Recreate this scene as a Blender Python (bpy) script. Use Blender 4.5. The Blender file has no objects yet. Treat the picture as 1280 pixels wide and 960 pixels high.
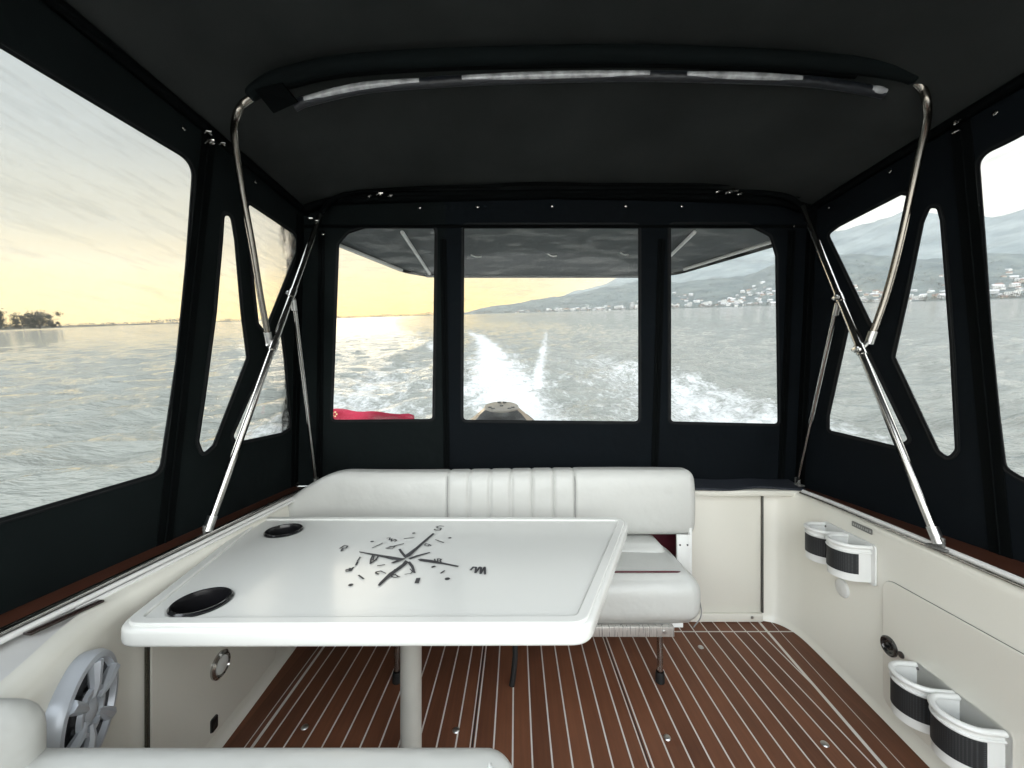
import bpy, bmesh, math, random
import numpy as np
from mathutils import Vector, Matrix
random.seed(7)
C = bpy.context.scene.collection
R_ = math.radians
# ---------------------------------------------------------------- frame of the boat
# boat frame: x across, Y towards the stern, z up, origin at the lens. The hull is trimmed bow-up.
F, CX, CY = 470.0, 645.0, 486.0
HC = 2.1
U = Vector((-.0297, -.2025, 1)).normalized()
Yw = (Vector((0, 1, 0)) - U * U.y).normalized()
Xw = Yw.cross(U)
ROT = Matrix((Xw, Yw, U)).to_4x4()
M = Matrix.Translation((0, 0, HC)) @ ROT

def px(u, v, Y): return Vector(((u-CX)*Y/F, Y, (CY-v)*Y/F))
def pz(u, v, z): return px(u, v, z*F/(CY-v))
def pray(u, v, p0, n):
    d = Vector(((u-CX)/F, 1, (CY-v)/F)); return d*(p0.dot(n)/d.dot(n))
def wdir(u, v): return (ROT.to_3x3() @ Vector(((u-CX)/F, 1, (CY-v)/F)))
def wwater(u, v):
    d = wdir(u, v); t = -HC/d.z; return (d.x*t, d.y*t)

BASE = {}; BOAT = []
def thing(name, label, cat, base, group=None, boat=True):
    o = bpy.data.objects.new(name, None); C.objects.link(o); o.empty_display_size = .1
    o.location = base; o['label'] = label; o['category'] = cat
    if group: o['group'] = group
    BASE[o] = Vector(base)
    if boat: BOAT.append(o)
    return o
def fin(me, mat, smooth, ang=40):
    if mat:
        for m in (mat if isinstance(mat, (list, tuple)) else [mat]): me.materials.append(m)
    if smooth:
        for p in me.polygons: p.use_smooth = True
        me.set_sharp_from_angle(angle=R_(ang))
def obj(name, geo, mat, parent=None, base=None, smooth=True, label=None, ang=40):
    """geo: a bmesh or a mesh whose points are in boat coordinates"""
    if isinstance(geo, bmesh.types.BMesh):
        bmesh.ops.recalc_face_normals(geo, faces=geo.faces)
        me = bpy.data.meshes.new(name); geo.to_mesh(me); geo.free()
    else: me = geo; me.name = name
    b = BASE[parent] if parent else Vector(base or (0, 0, 0))
    me.transform(Matrix.Translation(-b))
    me.materials.clear(); fin(me, mat, smooth, ang)
    o = bpy.data.objects.new(name, me); C.objects.link(o)
    BASE[o] = b
    if parent: o.parent = parent
    else: o.location = b
    if label: o['label'] = label
    return o
def tag(o, label, cat, group=None, boat=True):
    o['label'] = label; o['category'] = cat
    if group: o['group'] = group
    if boat: BOAT.append(o)
    return o

# ---------------------------------------------------------------- geometry helpers
def box(bm, c, s, rot=None, bev=0.0, seg=2):
    b = bmesh.new(); bmesh.ops.create_cube(b, size=1)
    bmesh.ops.scale(b, vec=Vector(s), verts=b.verts)
    if bev: bmesh.ops.bevel(b, geom=b.edges[:], offset=bev, segments=seg, affect='EDGES', profile=.5)
    m = Matrix.Translation(Vector(c)) @ (rot.to_4x4() if rot else Matrix())
    b.transform(m); me = bpy.data.meshes.new('t'); b.to_mesh(me); b.free(); bm.from_mesh(me); bpy.data.meshes.remove(me)
    return bm
def catmull(P, n=8):
    P = [Vector(p) for p in P]
    if len(P) < 3: return P
    out = []; Q = [P[0]*2-P[1]] + P + [P[-1]*2-P[-2]]
    for i in range(1, len(Q)-2):
        a, b, c, d = Q[i-1:i+3]
        for k in range(n):
            t = k/n
            out.append(.5*((2*b)+(c-a)*t+(2*a-5*b+4*c-d)*t*t+(3*b-a-3*c+d)*t**3))
    out.append(P[-1]); return out
def tube(bm, P, r, n=14, closed=False, flat=None):
    """sweep a round section of radius r (number or function of 0..1) along P"""
    P = [Vector(p) for p in P]; N = len(P); rings = []
    t0 = (P[1]-P[0]).normalized(); ref = Vector((0, 0, 1)) if abs(t0.z) < .9 else Vector((0, 1, 0))
    nrm = (ref - t0*ref.dot(t0)).normalized()
    for i, p in enumerate(P):
        if closed: t = (P[(i+1) % N]-P[i-1]).normalized()
        else: t = (P[min(i+1, N-1)]-P[max(i-1, 0)]).normalized()
        nrm = (nrm - t*nrm.dot(t)).normalized(); bi = t.cross(nrm)
        rr = r(i/max(N-1, 1)) if callable(r) else r
        fz = flat or 1
        rings.append([bm.verts.new(p + nrm*math.cos(a)*rr*fz + bi*math.sin(a)*rr) for a in [2*math.pi*k/n for k in range(n)]])
    for i in range(N if closed else N-1):
        A, B = rings[i], rings[(i+1) % N]
        for k in range(n): bm.faces.new((A[k], A[(k+1) % n], B[(k+1) % n], B[k]))
    if not closed: bm.faces.new(rings[0]); bm.faces.new(rings[-1][::-1])
    return bm
def frame(n, up=Vector((0, 0, 1))):
    n = Vector(n).normalized(); x = up.cross(n)
    if x.length < .01: x = Vector((1, 0, 0))
    x.normalize(); y = n.cross(x); return Matrix((x, y, n)).transposed()
def lathe(bm, prof, c, n=(0, 0, 1), seg=40):
    m = frame(n); c = Vector(c); rings = []
    for r, h in prof:
        rings.append([bm.verts.new(c + m @ Vector((r*math.cos(2*math.pi*k/seg), r*math.sin(2*math.pi*k/seg), h))) for k in range(seg)] if r > 1e-6 else [bm.verts.new(c + m @ Vector((0, 0, h)))])
    for A, B in zip(rings, rings[1:]):
        for k in range(seg):
            k2 = (k+1) % seg
            if len(A) == 1 and len(B) == 1: continue
            if len(A) == 1: bm.faces.new((A[0], B[k], B[k2]))
            elif len(B) == 1: bm.faces.new((A[k], A[k2], B[0]))
            else: bm.faces.new((A[k], A[k2], B[k2], B[k]))
    return bm
def roundbox(bm, lo, hi, r, n=14, puff=0.0):
    lo = Vector(lo); hi = Vector(hi); c = (lo+hi)/2; h = (hi-lo)/2
    b = bmesh.new(); bmesh.ops.create_cube(b, size=2)
    bmesh.ops.subdivide_edges(b, edges=b.edges[:], cuts=n, use_grid_fill=True)
    for v in b.verts:
        p = Vector([math.copysign(abs(math.sin(x*math.pi/2))**.8, x) for x in v.co])
        p = Vector((p.x*h.x, p.y*h.y, p.z*h.z))
        q = Vector([max(-(h[i]-r), min(h[i]-r, p[i])) for i in range(3)])
        d = p-q
        if d.length > 1e-9: p = q + d.normalized()*r
        e = Vector([1-abs(p[i]/h[i])**2 for i in range(3)])
        if puff: p = p + Vector((0, 0, math.copysign(puff*e.x**.3*max(e.y, 0)**.6, p.z) if abs(p.z) > h.z*.9 and e.x > 0 else 0))
        v.co = p + c
    me = bpy.data.meshes.new('t'); b.to_mesh(me); b.free(); bm.from_mesh(me); bpy.data.meshes.remove(me); return bm
def fillet(P, r, n=6):
    """round the corners of a 2-D polygon; r one number or one per corner"""
    out = []; N = len(P)
    for i in range(N):
        p = Vector(P[i][:2]); a = Vector(P[i-1][:2]); b = Vector(P[(i+1) % N][:2]); rr = r[i] if isinstance(r, (list, tuple)) else r
        va = a-p; vb = b-p; la, lb = va.length, vb.length
        if la < 1e-6 or lb < 1e-6: continue
        ang = va.angle(vb); d = min(rr/max(math.tan(ang/2), .05), la*.48, lb*.48)
        p0 = p+va/la*d; p1 = p+vb/lb*d
        for k in range(n+1):
            t = k/n; out.append(p0*(1-t)**2 + p*2*t*(1-t) + p1*t*t)
    return out
def offset2(P, d):
    """move a closed 2-D outline outwards by d (inwards when negative)"""
    N = len(P); A = sum(P[i].x*P[(i+1) % N].y-P[(i+1) % N].x*P[i].y for i in range(N)); s = 1 if A > 0 else -1
    out = []
    for i in range(N):
        t = (P[(i+1) % N]-P[i-1]);
        if t.length < 1e-9: out.append(P[i].copy()); continue
        t.normalize(); out.append(P[i] + Vector((t.y, -t.x))*d*s)
    return out
def sheet(outer, holes, m, thick, bev=0.0, z0=0.0):
    """filled 2-D outline with holes, given thickness, placed by matrix m (columns: x, y, normal, origin)"""
    cu = bpy.data.curves.new('c', 'CURVE'); cu.dimensions = '2D'; cu.fill_mode = 'BOTH'
    cu.extrude = max(thick/2-bev, 1e-5); cu.bevel_depth = bev; cu.bevel_resolution = 3
    for poly in [outer]+list(holes):
        s = cu.splines.new('POLY'); s.points.add(len(poly)-1)
        for q, p in zip(s.points, poly): q.co = (p[0], p[1], 0, 1)
        s.use_cyclic_u = True
    o = bpy.data.objects.new('c', cu); C.objects.link(o)
    dg = bpy.context.evaluated_depsgraph_get()
    me = bpy.data.meshes.new_from_object(o.evaluated_get(dg))
    bpy.data.objects.remove(o); bpy.data.curves.remove(cu)
    me.transform(m @ Matrix.Translation((0, 0, z0)))
    return me
class Plane:
    def __init__(s, p0, x, n):
        s.p0 = Vector(p0); s.n = Vector(n).normalized(); x = Vector(x); s.x = (x - s.n*x.dot(s.n)).normalized(); s.y = s.n.cross(s.x)
        m = Matrix((s.x, s.y, s.n)).transposed().to_4x4(); m.translation = s.p0; s.m = m
    def uv(s, u, v):
        p = pray(u, v, s.p0, s.n)-s.p0; return Vector((p.dot(s.x), p.dot(s.y)))
    def at(s, p): p = Vector(p)-s.p0; return Vector((p.dot(s.x), p.dot(s.y)))
    def w(s, q, h=0): return s.p0+s.x*q[0]+s.y*q[1]+s.n*h
def addmesh(bm, me): bm.from_mesh(me); bpy.data.meshes.remove(me); return bm

# ---------------------------------------------------------------- materials
def nt(m): return m.node_tree.nodes, m.node_tree.links
def mat(name, col, rough=.5, metal=0.0, bump=0.0, bscale=200, var=0.0, vscale=6, spec=.5, coat=0.0, sheen=0.0, stretch=(1, 1, 1), bdist=.001):
    m = bpy.data.materials.new(name); m.use_nodes = True; N, L = nt(m); b = N['Principled BSDF']
    b.inputs['Base Color'].default_value = (*col, 1); b.inputs['Roughness'].default_value = rough; b.inputs['Metallic'].default_value = metal
    b.inputs['Specular IOR Level'].default_value = spec; b.inputs['Coat Weight'].default_value = coat; b.inputs['Coat Roughness'].default_value = .08
    b.inputs['Sheen Weight'].default_value = sheen
    tc = N.new('ShaderNodeTexCoord'); mp = N.new('ShaderNodeMapping'); mp.inputs['Scale'].default_value = stretch; L.new(tc.outputs['Object'], mp.inputs[0])
    if var:
        n = N.new('ShaderNodeTexNoise'); n.inputs['Scale'].default_value = vscale; n.inputs['Detail'].default_value = 6; L.new(mp.outputs[0], n.inputs[0])
        r = N.new('ShaderNodeMapRange'); r.inputs[1].default_value = .3; r.inputs[2].default_value = .7; r.inputs[3].default_value = 1-var; r.inputs[4].default_value = 1+var; L.new(n.outputs[0], r.inputs[0])
        x = N.new('ShaderNodeVectorMath'); x.operation = 'SCALE'; x.inputs[0].default_value = col; L.new(r.outputs[0], x.inputs['Scale']); L.new(x.outputs[0], b.inputs['Base Color'])
        r2 = N.new('ShaderNodeMapRange'); r2.inputs[1].default_value = .3; r2.inputs[2].default_value = .7; r2.inputs[3].default_value = max(rough-.08, .02); r2.inputs[4].default_value = min(rough+.12, 1); L.new(n.outputs[0], r2.inputs[0]); L.new(r2.outputs[0], b.inputs['Roughness'])
    if bump:
        n = N.new('ShaderNodeTexNoise'); n.inputs['Scale'].default_value = bscale; n.inputs['Detail'].default_value = 3; L.new(mp.outputs[0], n.inputs[0])
        q = N.new('ShaderNodeBump'); q.inputs['Strength'].default_value = bump; q.inputs['Distance'].default_value = bdist; L.new(n.outputs[0], q.inputs['Height']); L.new(q.outputs[0], b.inputs['Normal'])
    return m
CANVAS = mat('black_canvas', (.0058, .0082, .0085), .85, bump=.5, bscale=5, var=.25, vscale=3, spec=.06, bdist=.02)
CANVASR = mat('charcoal_canvas', (.029, .032, .0315), .85, bump=.5, bscale=4, var=.2, vscale=3, spec=.06, bdist=.02)
CANVASN = mat('navy_canvas', (.0044, .0062, .0080), .8, bump=.5, bscale=5, var=.2, vscale=3, spec=.06, bdist=.02)
ZIP = mat('zip_tape', (.0012, .002, .0022), .8, bump=.5, bscale=300, spec=.06)
TRIM = mat('binding_tape', (.006, .007, .008), .6, bump=.6, bscale=120, spec=.12)
AWN = mat('awning_canvas', (.085, .095, .10), .85, bump=.4, bscale=6, var=.12, vscale=4, bdist=.02)
CHROME = mat('stainless', (.46, .45, .43), .16, 1)
STEEL = mat('brushed_steel', (.55, .55, .54), .28, 1)
WHITEP = mat('white_rod', (.75, .75, .73), .35)
GEL = mat('gelcoat', (.76, .745, .67), .3, bump=.12, bscale=3, bdist=.01, coat=.3)
GEL2 = mat('gelcoat_deck', (.7, .7, .68), .35, var=.04)
VINYL = mat('white_vinyl', (.50, .505, .48), .36, bump=.8, bscale=8, bdist=.010)
TABLE = mat('table_white', (.67, .675, .645), .24, bump=.08, bscale=4, coat=.15, bdist=.01)
LEG = mat('leg_paint', (.42, .41, .37), .45, var=.08)
BLACKP = mat('black_plastic', (.008, .008, .009), .22, coat=.4)
BLACKR = mat('black_rubber', (.01, .01, .01), .6)
BURG = mat('burgundy', (.07, .004, .012), .5)
WOOD = mat('mahogany', (.062, .021, .011), .38, bump=.2, bscale=60, var=.45, vscale=14, stretch=(1, .06, 1), coat=.2)
WHITE = mat('white_plastic', (.72, .73, .71), .35, var=.03)
SILVER = mat('silver_plastic', (.50, .53, .57), .32, .2)
INK = mat('ink', (.035, .035, .04), .5, var=.3, vscale=60)
GREY = mat('grey_metal', (.22, .22, .21), .4, .6, var=.4, vscale=200)
RED = mat('red_cloth', (.42, .012, .05), .8, bump=.3, bscale=40, var=.1)
GOLD = mat('bronze_paint', (.36, .29, .21), .3, .5, var=.15, vscale=8)
GAP = mat('dark_gap', (.03, .03, .028), .8)
STITCH = mat('stitch_thread', (.028, .03, .03), .8, spec=.1)
MESH = None
def mesh_mat():
    m = bpy.data.materials.new('pocket_mesh'); m.use_nodes = True; N, L = nt(m); b = N['Principled BSDF']; b.inputs['Roughness'].default_value = .6
    tc = N.new('ShaderNodeTexCoord'); w = N.new('ShaderNodeTexWave'); w.wave_type = 'BANDS'; w.bands_direction = 'Y'; w.inputs['Scale'].default_value = 60
    w2 = N.new('ShaderNodeTexWave'); w2.wave_type = 'BANDS'; w2.bands_direction = 'Z'; w2.inputs['Scale'].default_value = 60
    L.new(tc.outputs['Object'], w.inputs[0]); L.new(tc.outputs['Object'], w2.inputs[0])
    x = N.new('ShaderNodeMath'); x.operation = 'MULTIPLY'; L.new(w.outputs['Fac'], x.inputs[0]); L.new(w2.outputs['Fac'], x.inputs[1])
    c = N.new('ShaderNodeValToRGB'); c.color_ramp.elements[0].position = .45; c.color_ramp.elements[0].color = (.008, .009, .010, 1); c.color_ramp.elements[1].position = .9; c.color_ramp.elements[1].color = (.06, .065, .07, 1)
    L.new(x.outputs[0], c.inputs[0]); L.new(c.outputs[0], b.inputs['Base Color']); return m
MESH = mesh_mat()
def vinyl_pane(name, haze=.03, wav=.03):
    m = bpy.data.materials.new(name); m.use_nodes = True; N, L = nt(m); N.remove(N['Principled BSDF']); out = N['Material Output']
    tr = N.new('ShaderNodeBsdfTransparent'); tr.inputs[0].default_value = (.965, .97, .965, 1)
    gl = N.new('ShaderNodeBsdfGlossy'); gl.inputs['Roughness'].default_value = .05
    df = N.new('ShaderNodeBsdfDiffuse'); df.inputs[0].default_value = (.7, .72, .7, 1)
    tc = N.new('ShaderNodeTexCoord'); n = N.new('ShaderNodeTexNoise'); n.inputs['Scale'].default_value = 7; L.new(tc.outputs['Object'], n.inputs[0])
    bp = N.new('ShaderNodeBump'); bp.inputs['Strength'].default_value = wav; bp.inputs['Distance'].default_value = .02; L.new(n.outputs[0], bp.inputs['Height']); L.new(bp.outputs[0], gl.inputs['Normal'])
    fr = N.new('ShaderNodeFresnel'); fr.inputs[0].default_value = 1.17; L.new(bp.outputs[0], fr.inputs['Normal'])
    m1 = N.new('ShaderNodeMixShader'); L.new(fr.outputs[0], m1.inputs[0]); L.new(tr.outputs[0], m1.inputs[1]); L.new(gl.outputs[0], m1.inputs[2])
    # light scuffs and smears in the soft plastic
    mp = N.new('ShaderNodeMapping'); mp.inputs['Rotation'].default_value = (.6, .5, .4); mp.inputs['Scale'].default_value = (2, 2, 14); L.new(tc.outputs['Object'], mp.inputs[0])
    n2 = N.new('ShaderNodeTexNoise'); n2.inputs['Scale'].default_value = 3; n2.inputs['Detail'].default_value = 8; L.new(mp.outputs[0], n2.inputs[0])
    r = N.new('ShaderNodeMapRange'); r.inputs[1].default_value = .5; r.inputs[2].default_value = .8; r.inputs[3].default_value = haze*.3; r.inputs[4].default_value = haze*4; L.new(n2.outputs[0], r.inputs[0])
    m2 = N.new('ShaderNodeMixShader'); L.new(r.outputs[0], m2.inputs[0]); L.new(m1.outputs[0], m2.inputs[1]); L.new(df.outputs[0], m2.inputs[2])
    L.new(m2.outputs[0], out.inputs[0]); return m
PANE = vinyl_pane('clear_vinyl', .034)
def strip_mat():
    m = mat('rolled_clear_vinyl', (.34, .35, .36), .10, var=.5, vscale=25, bump=.8, bscale=30, bdist=.01, coat=1.0); return m
STRIP = strip_mat()
NAVYBAND = mat('navy_vinyl_band', (.008, .010, .014), .4, bump=.5, bscale=30, bdist=.01)

def floor_mat():
    m = bpy.data.materials.new('teak_foam_deck'); m.use_nodes = True; N, L = nt(m); b = N['Principled BSDF']; b.inputs['Roughness'].default_value = .62
    tc = N.new('ShaderNodeTexCoord'); s = N.new('ShaderNodeSeparateXYZ'); L.new(tc.outputs['Object'], s.inputs[0])
    def M_(op, a, bb=None, c=None):
        n = N.new('ShaderNodeMath'); n.operation = op
        for i, q in enumerate((a, bb, c)):
            if q is None: continue
            if isinstance(q, (int, float)): n.inputs[i].default_value = q
            else: L.new(q, n.inputs[i])
        return n.outputs[0]
    X, Y = s.outputs[0], s.outputs[1]
    def line(x, c, w): return M_('LESS_THAN', M_('ABSOLUTE', M_('SUBTRACT', x, c)), w)
    # right and left border lines run parallel to the side liners
    xr = M_('SUBTRACT', X, M_('MULTIPLY', M_('SUBTRACT', Y, 1.23), .11))     # = 1.20 on the right border line
    xl = M_('ADD', X, M_('MULTIPLY', M_('SUBTRACT', Y, 1.23), .02))
    inside = M_('MULTIPLY', M_('LESS_THAN', xr, 1.20), M_('GREATER_THAN', xl, -.905))
    fr = M_('FRACT', M_('ADD', M_('DIVIDE', M_('ADD', X, .175), .0655), 40.0))
    reg = M_('MULTIPLY', M_('LESS_THAN', M_('ABSOLUTE', M_('SUBTRACT', fr, .5)), .042), inside)
    lines = reg
    for t in (line(xr, 1.20, .0065), line(xr, 1.262, .0016), line(xl, -.905, .0055), line(xl, -.93, .002),
              M_('MULTIPLY', line(Y, 1.905, .004), 1), line(X, -.158, .002), line(X, .43, .002)):
        lines = M_('MAXIMUM', lines, t)
    dark = M_('MAXIMUM', line(X, -.151, .0022), line(X, .437, .0022))
    mp = N.new('ShaderNodeMapping'); mp.inputs['Scale'].default_value = (60, 3, 1); L.new(tc.outputs['Object'], mp.inputs[0])
    n = N.new('ShaderNodeTexNoise'); n.inputs['Scale'].default_value = 1.5; n.inputs['Detail'].default_value = 6; L.new(mp.outputs[0], n.inputs[0])
    # every plank its own tone
    fl = M_('FLOOR', M_('ADD', M_('DIVIDE', M_('ADD', X, .175), .0655), .5)); wn = N.new('ShaderNodeTexWhiteNoise'); wn.noise_dimensions = '1D'; L.new(fl, wn.inputs['W'])
    n3 = N.new('ShaderNodeTexNoise'); n3.inputs['Scale'].default_value = 5; n3.inputs['Detail'].default_value = 5; L.new(tc.outputs['Object'], n3.inputs[0])
    g = M_('ADD', M_('MULTIPLY', n.outputs[0], .40), M_('ADD', M_('MULTIPLY', wn.outputs[0], .30), M_('MULTIPLY', n3.outputs[0], .40)))
    cr = N.new('ShaderNodeValToRGB'); cr.color_ramp.elements[0].position = .25; cr.color_ramp.elements[0].color = (.082, .028, .012, 1); cr.color_ramp.elements[1].position = .8; cr.color_ramp.elements[1].color = (.175, .066, .030, 1); L.new(g, cr.inputs[0])
    mx = N.new('ShaderNodeMix'); mx.data_type = 'RGBA'; L.new(lines, mx.inputs[0]); L.new(cr.outputs[0], mx.inputs[6]); mx.inputs[7].default_value = (.62, .6, .56, 1)
    mx2 = N.new('ShaderNodeMix'); mx2.data_type = 'RGBA'; L.new(dark, mx2.inputs[0]); L.new(mx.outputs[2], mx2.inputs[6]); mx2.inputs[7].default_value = (.01, .008, .007, 1)
    L.new(mx2.outputs[2], b.inputs['Base Color'])
    bp = N.new('ShaderNodeBump'); bp.inputs['Strength'].default_value = .3; bp.inputs['Distance'].default_value = .001; bp.invert = True; L.new(lines, bp.inputs['Height']); L.new(bp.outputs[0], b.inputs['Normal'])
    return m
FLOOR = floor_mat()

# ---------------------------------------------------------------- plan of the cockpit
ZF, ZC = -1.23, -.53                     # floor and coaming heights under the lens
RW = [(1.27, .3), (1.29, .6), (1.335, 1.0), (1.386, 1.43), (1.415, 1.70), (1.425, 1.85), (1.41, 1.93), (1.37, 1.985), (1.31, 2.01)]
LW = [(-.74, .35), (-.80, .5), (-.896, .72), (-.965, .86), (-1.0, .96), (-1.01, 1.05), (-1.035, 1.43), (-1.06, 1.75), (-1.07, 1.9), (-1.05, 1.99)]
def wallx(pl, Y):
    for a, b in zip(pl, pl[1:]):
        if a[1] <= Y <= b[1]: return a[0]+(b[0]-a[0])*(Y-a[1])/(b[1]-a[1])
    return pl[0][0] if Y < pl[0][1] else pl[-1][0]
def smooth_plan(pl): return [Vector((p.x, p.y)) for p in catmull([Vector((a, b, 0)) for a, b in pl], 6)]
def wall_strip(pl, prof, nrm_sign):
    """sweep profile [(offset out, z)] along plan curve pl"""
    bm = bmesh.new(); P = smooth_plan(pl); rows = []
    for i, p in enumerate(P):
        t = (P[min(i+1, len(P)-1)]-P[max(i-1, 0)]).normalized(); n = Vector((t.y, -t.x))*nrm_sign
        rows.append([bm.verts.new((p.x+n.x*o, p.y+n.y*o, z)) for o, z in prof])
    for A, B in zip(rows, rows[1:]):
        for k in range(len(prof)-1): bm.faces.new((A[k], A[k+1], B[k+1], B[k]))
    return bm
cock = thing('motorboat', 'white moulded cockpit of the boat around the table with wood capped sides and planked floor', 'motorboat', (.18, 1.3, ZF))
# floor sheet
bm = bmesh.new()
P = [(x, y) for x, y in RW] + [(x, y) for x, y in reversed(LW)]
outer = [Vector((x, y)) for x, y in ([(1.27, -.6)] + [tuple(p) for p in smooth_plan(RW)] + [tuple(p) for p in reversed(smooth_plan(LW))] + [(-.9, .2), (-.9, -.6)])]
me = sheet(outer, [], Matrix.Translation((0, 0, ZF-.02)), .04)
fl = obj('floor', me, FLOOR, cock, smooth=False)
# the floor pattern is written in boat coordinates, so give the floor its own origin back
fl.data.transform(Matrix.Translation(BASE[cock])); fl.location = -BASE[cock]; BASE[fl] = Vector((0, 0, 0))
prof = [(-.02, ZF+.002), (-.012, ZF+.014), (0, ZF+.03), (0, ZC-.03), (.004, ZC-.014), (.014, ZC-.003), (.03, ZC), (.05, ZC)]
o = obj('side_liner', wall_strip([(1.27, -.6)]+RW, prof, 1), GEL, cock, label='right side liner carrying the drink pockets and the locker door')
prof = prof[:4]+[(0, ZC-.05), (.005, ZC-.026), (.016, ZC-.009), (.034, ZC-.001), (.05, ZC)]
prof.pop(3)
o = obj('side_liner', wall_strip([(-.9, -.6), (-.76, .2)]+LW, prof, -1), GEL, cock, label='left side liner behind the table')
# side decks (inner part wood, outer part gelcoat) and hull sides
def deck(xi, xo, z, y0, y1, th, name, m, label=None, xi2=None, parent=cock):
    bm = bmesh.new(); n = 24; top = []
    for i in range(n+1):
        y = y0+(y1-y0)*i/n; a = xi(y) if callable(xi) else xi; b = xo(y) if callable(xo) else xo
        top.append([bm.verts.new(q) for q in ((a, y, z), (b, y, z), (b, y, z-th), (a, y, z-th))])
    for A, B in zip(top, top[1:]):
        for k in range(4): bm.faces.new((A[k], A[(k+1) % 4], B[(k+1) % 4], B[k]))
    bm.faces.new(top[0]); bm.faces.new(top[-1][::-1])
    bmesh.ops.recalc_face_normals(bm, faces=bm.faces)
    bmesh.ops.bevel(bm, geom=[e for e in bm.edges if abs(e.calc_face_angle(0)) > .8], offset=min(.004, th*.3), segments=2, affect='EDGES')
    return obj(name, bm, m, parent, label=label)
ri = lambda y: wallx([(1.27, -.6)]+RW, min(y, 1.85))
li = lambda y: max(-1.085, min(wallx(LW, min(max(y, 1.0), 1.85)), -1.02))
deck(lambda y: ri(y)+.035, lambda y: 1.53, ZC+.010, -.6, 2.0, .02, 'wood_cap', WOOD)
deck(-1.19, lambda y: -1.10, ZC+.010, -.6, 2.0, .02, 'wood_cap', WOOD)
deck(lambda y: ri(y)+.02, lambda y: 1.84, ZC-.012, -.6, 2.06, .03, 'side_deck', GEL2)
deck(-1.48, lambda y: wallx([(-.9, -.6), (-.76, .2)]+LW, min(y, 1.9))-.02, ZC-.012, -.6, 2.06, .03, 'side_deck', GEL2)
# bright strip along the inner edge of each coaming
def rail(fx, z, y0, y1, r, m, name, flat=None):
    bm = bmesh.new(); tube(bm, [(fx(y0+(y1-y0)*i/30), y0+(y1-y0)*i/30, z) for i in range(31)], r, 12, flat=flat); return obj(name, bm, m, cock)
rail(lambda y: ri(y)+.026, ZC+.012, -.5, 1.9, .009, WHITEP, 'trim_strip')
rail(lambda y: ri(y)+.010, ZC+.004, -.5, 1.9, .005, CHROME, 'trim_strip')
rail(lambda y: -1.088, ZC+.014, -.5, 1.95, .011, CHROME, 'trim_strip')
rail(lambda y: -1.066, ZC+.008, -.5, 1.95, .007, WHITEP, 'trim_strip')
rail(lambda y: -1.050, ZC+.001, .9, 1.9, .006, WHITEP, 'trim_strip')
# glossy bar beside the left strip, coloured as a recess's shade and brown reflection
bm = bmesh.new(); box(bm, (-1.04, .87, ZC+.004), (.022, .13, .006), Matrix.Rotation(R_(-8), 3, 'Z'), .002); obj('recess_shade', bm, mat('recess_brown', (.022, .012, .01), .2, coat=.5), cock)
# outer hull
bm = bmesh.new(); rows = []
for i in range(13):
    y = -4.5+(2.75+4.5)*i/12; k = max(0, (-y-.6)/3.9); w = 1.66*(1-k**2*.75)
    rows.append([bm.verts.new((.18+sx*w*ww, y, z)) for sx, ww, z in ((-1, 1, ZC-.028 if y < 2.06 else -.78), (-1, .97, -1.1), (-1, .8, -1.55), (0, 0, -1.75), (1, .8, -1.55), (1, .97, -1.1), (1, 1, ZC-.028 if y < 2.06 else -.78))])
for A, B in zip(rows, rows[1:]):
    for k in range(6): bm.faces.new((A[k], A[k+1], B[k+1], B[k]))
bm.faces.new(rows[-1]); obj('hull', bm, GEL2, cock)
bm = bmesh.new(); box(bm, (.18, -2.6, ZC-.04), (1.9, 3.6, .05), None, .02); obj('foredeck', bm, GEL2, cock)
# stern ledge, stern bulkhead, swim platform
bm = bmesh.new(); box(bm, (.245, 1.985, -.535), (2.49, .13, .03), None, .008); obj('stern_ledge', bm, GEL, cock)
bm = bmesh.new(); box(bm, (.12, 2.035, -.88), (2.40, .03, .69), None, .004); obj('stern_bulkhead', bm, GEL, cock)
bm = bmesh.new(); box(bm, (.18, 2.42, -.80), (3.3, .72, .06), None, .02); obj('swim_platform', bm, GEL2, cock)
# white corner panel with a long hinge on its right side
cp = obj('corner_panel', box(bmesh.new(), (1.115, 2.005, -.865), (.37, .02, .66), None, .006), GEL, cock)
obj('hinge', box(bmesh.new(), (1.305, 1.992, -.865), (.008, .012, .64), None, .002), mat('hinge_grey', (.12, .12, .11), .5, .5, var=.6, vscale=300), cp)
obj('toe_rail', box(bmesh.new(), (1.09, 1.985, -1.205), (.42, .022, .045), None, .008), GEL, cock)
lathe(bm := bmesh.new(), [(0, .004), (.006, .003), (.008, 0)], (1.24, 1.973, -1.2), (0, -1, 0), 16); obj('screw', bm, STEEL, cock)
# navy cover lying on the right of the stern ledge
bm = bmesh.new(); n = 20; A = []
for i in range(n+1):
    x = .86+(1.47-.86)*i/n
    A.append([bm.verts.new(q) for q in ((x, 1.925-.02*math.sin(i*.35), -.517+.003*math.sin(i*.6)), (x, 1.925-.02*math.sin(i*.35), -.507+.003*math.sin(i*.6)), (x, 2.03, -.487+.003*math.sin(i*.6)), (x, 2.03, -.512))])
for a, b in zip(A, A[1:]):
    for k in range(4): bm.faces.new((a[k], a[(k+1) % 4], b[(k+1) % 4], b[k]))
bm.faces.new(A[0]); bm.faces.new(A[-1])
tag(obj('ledge_cover', bm, mat('navy_cover', (.012, .016, .024), .7, bump=.3, bscale=20, bdist=.01), None, base=(1.1, 1.97, -.52)), 'dark navy cloth strip lying on the stern ledge right of the bench back', 'cover')
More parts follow.
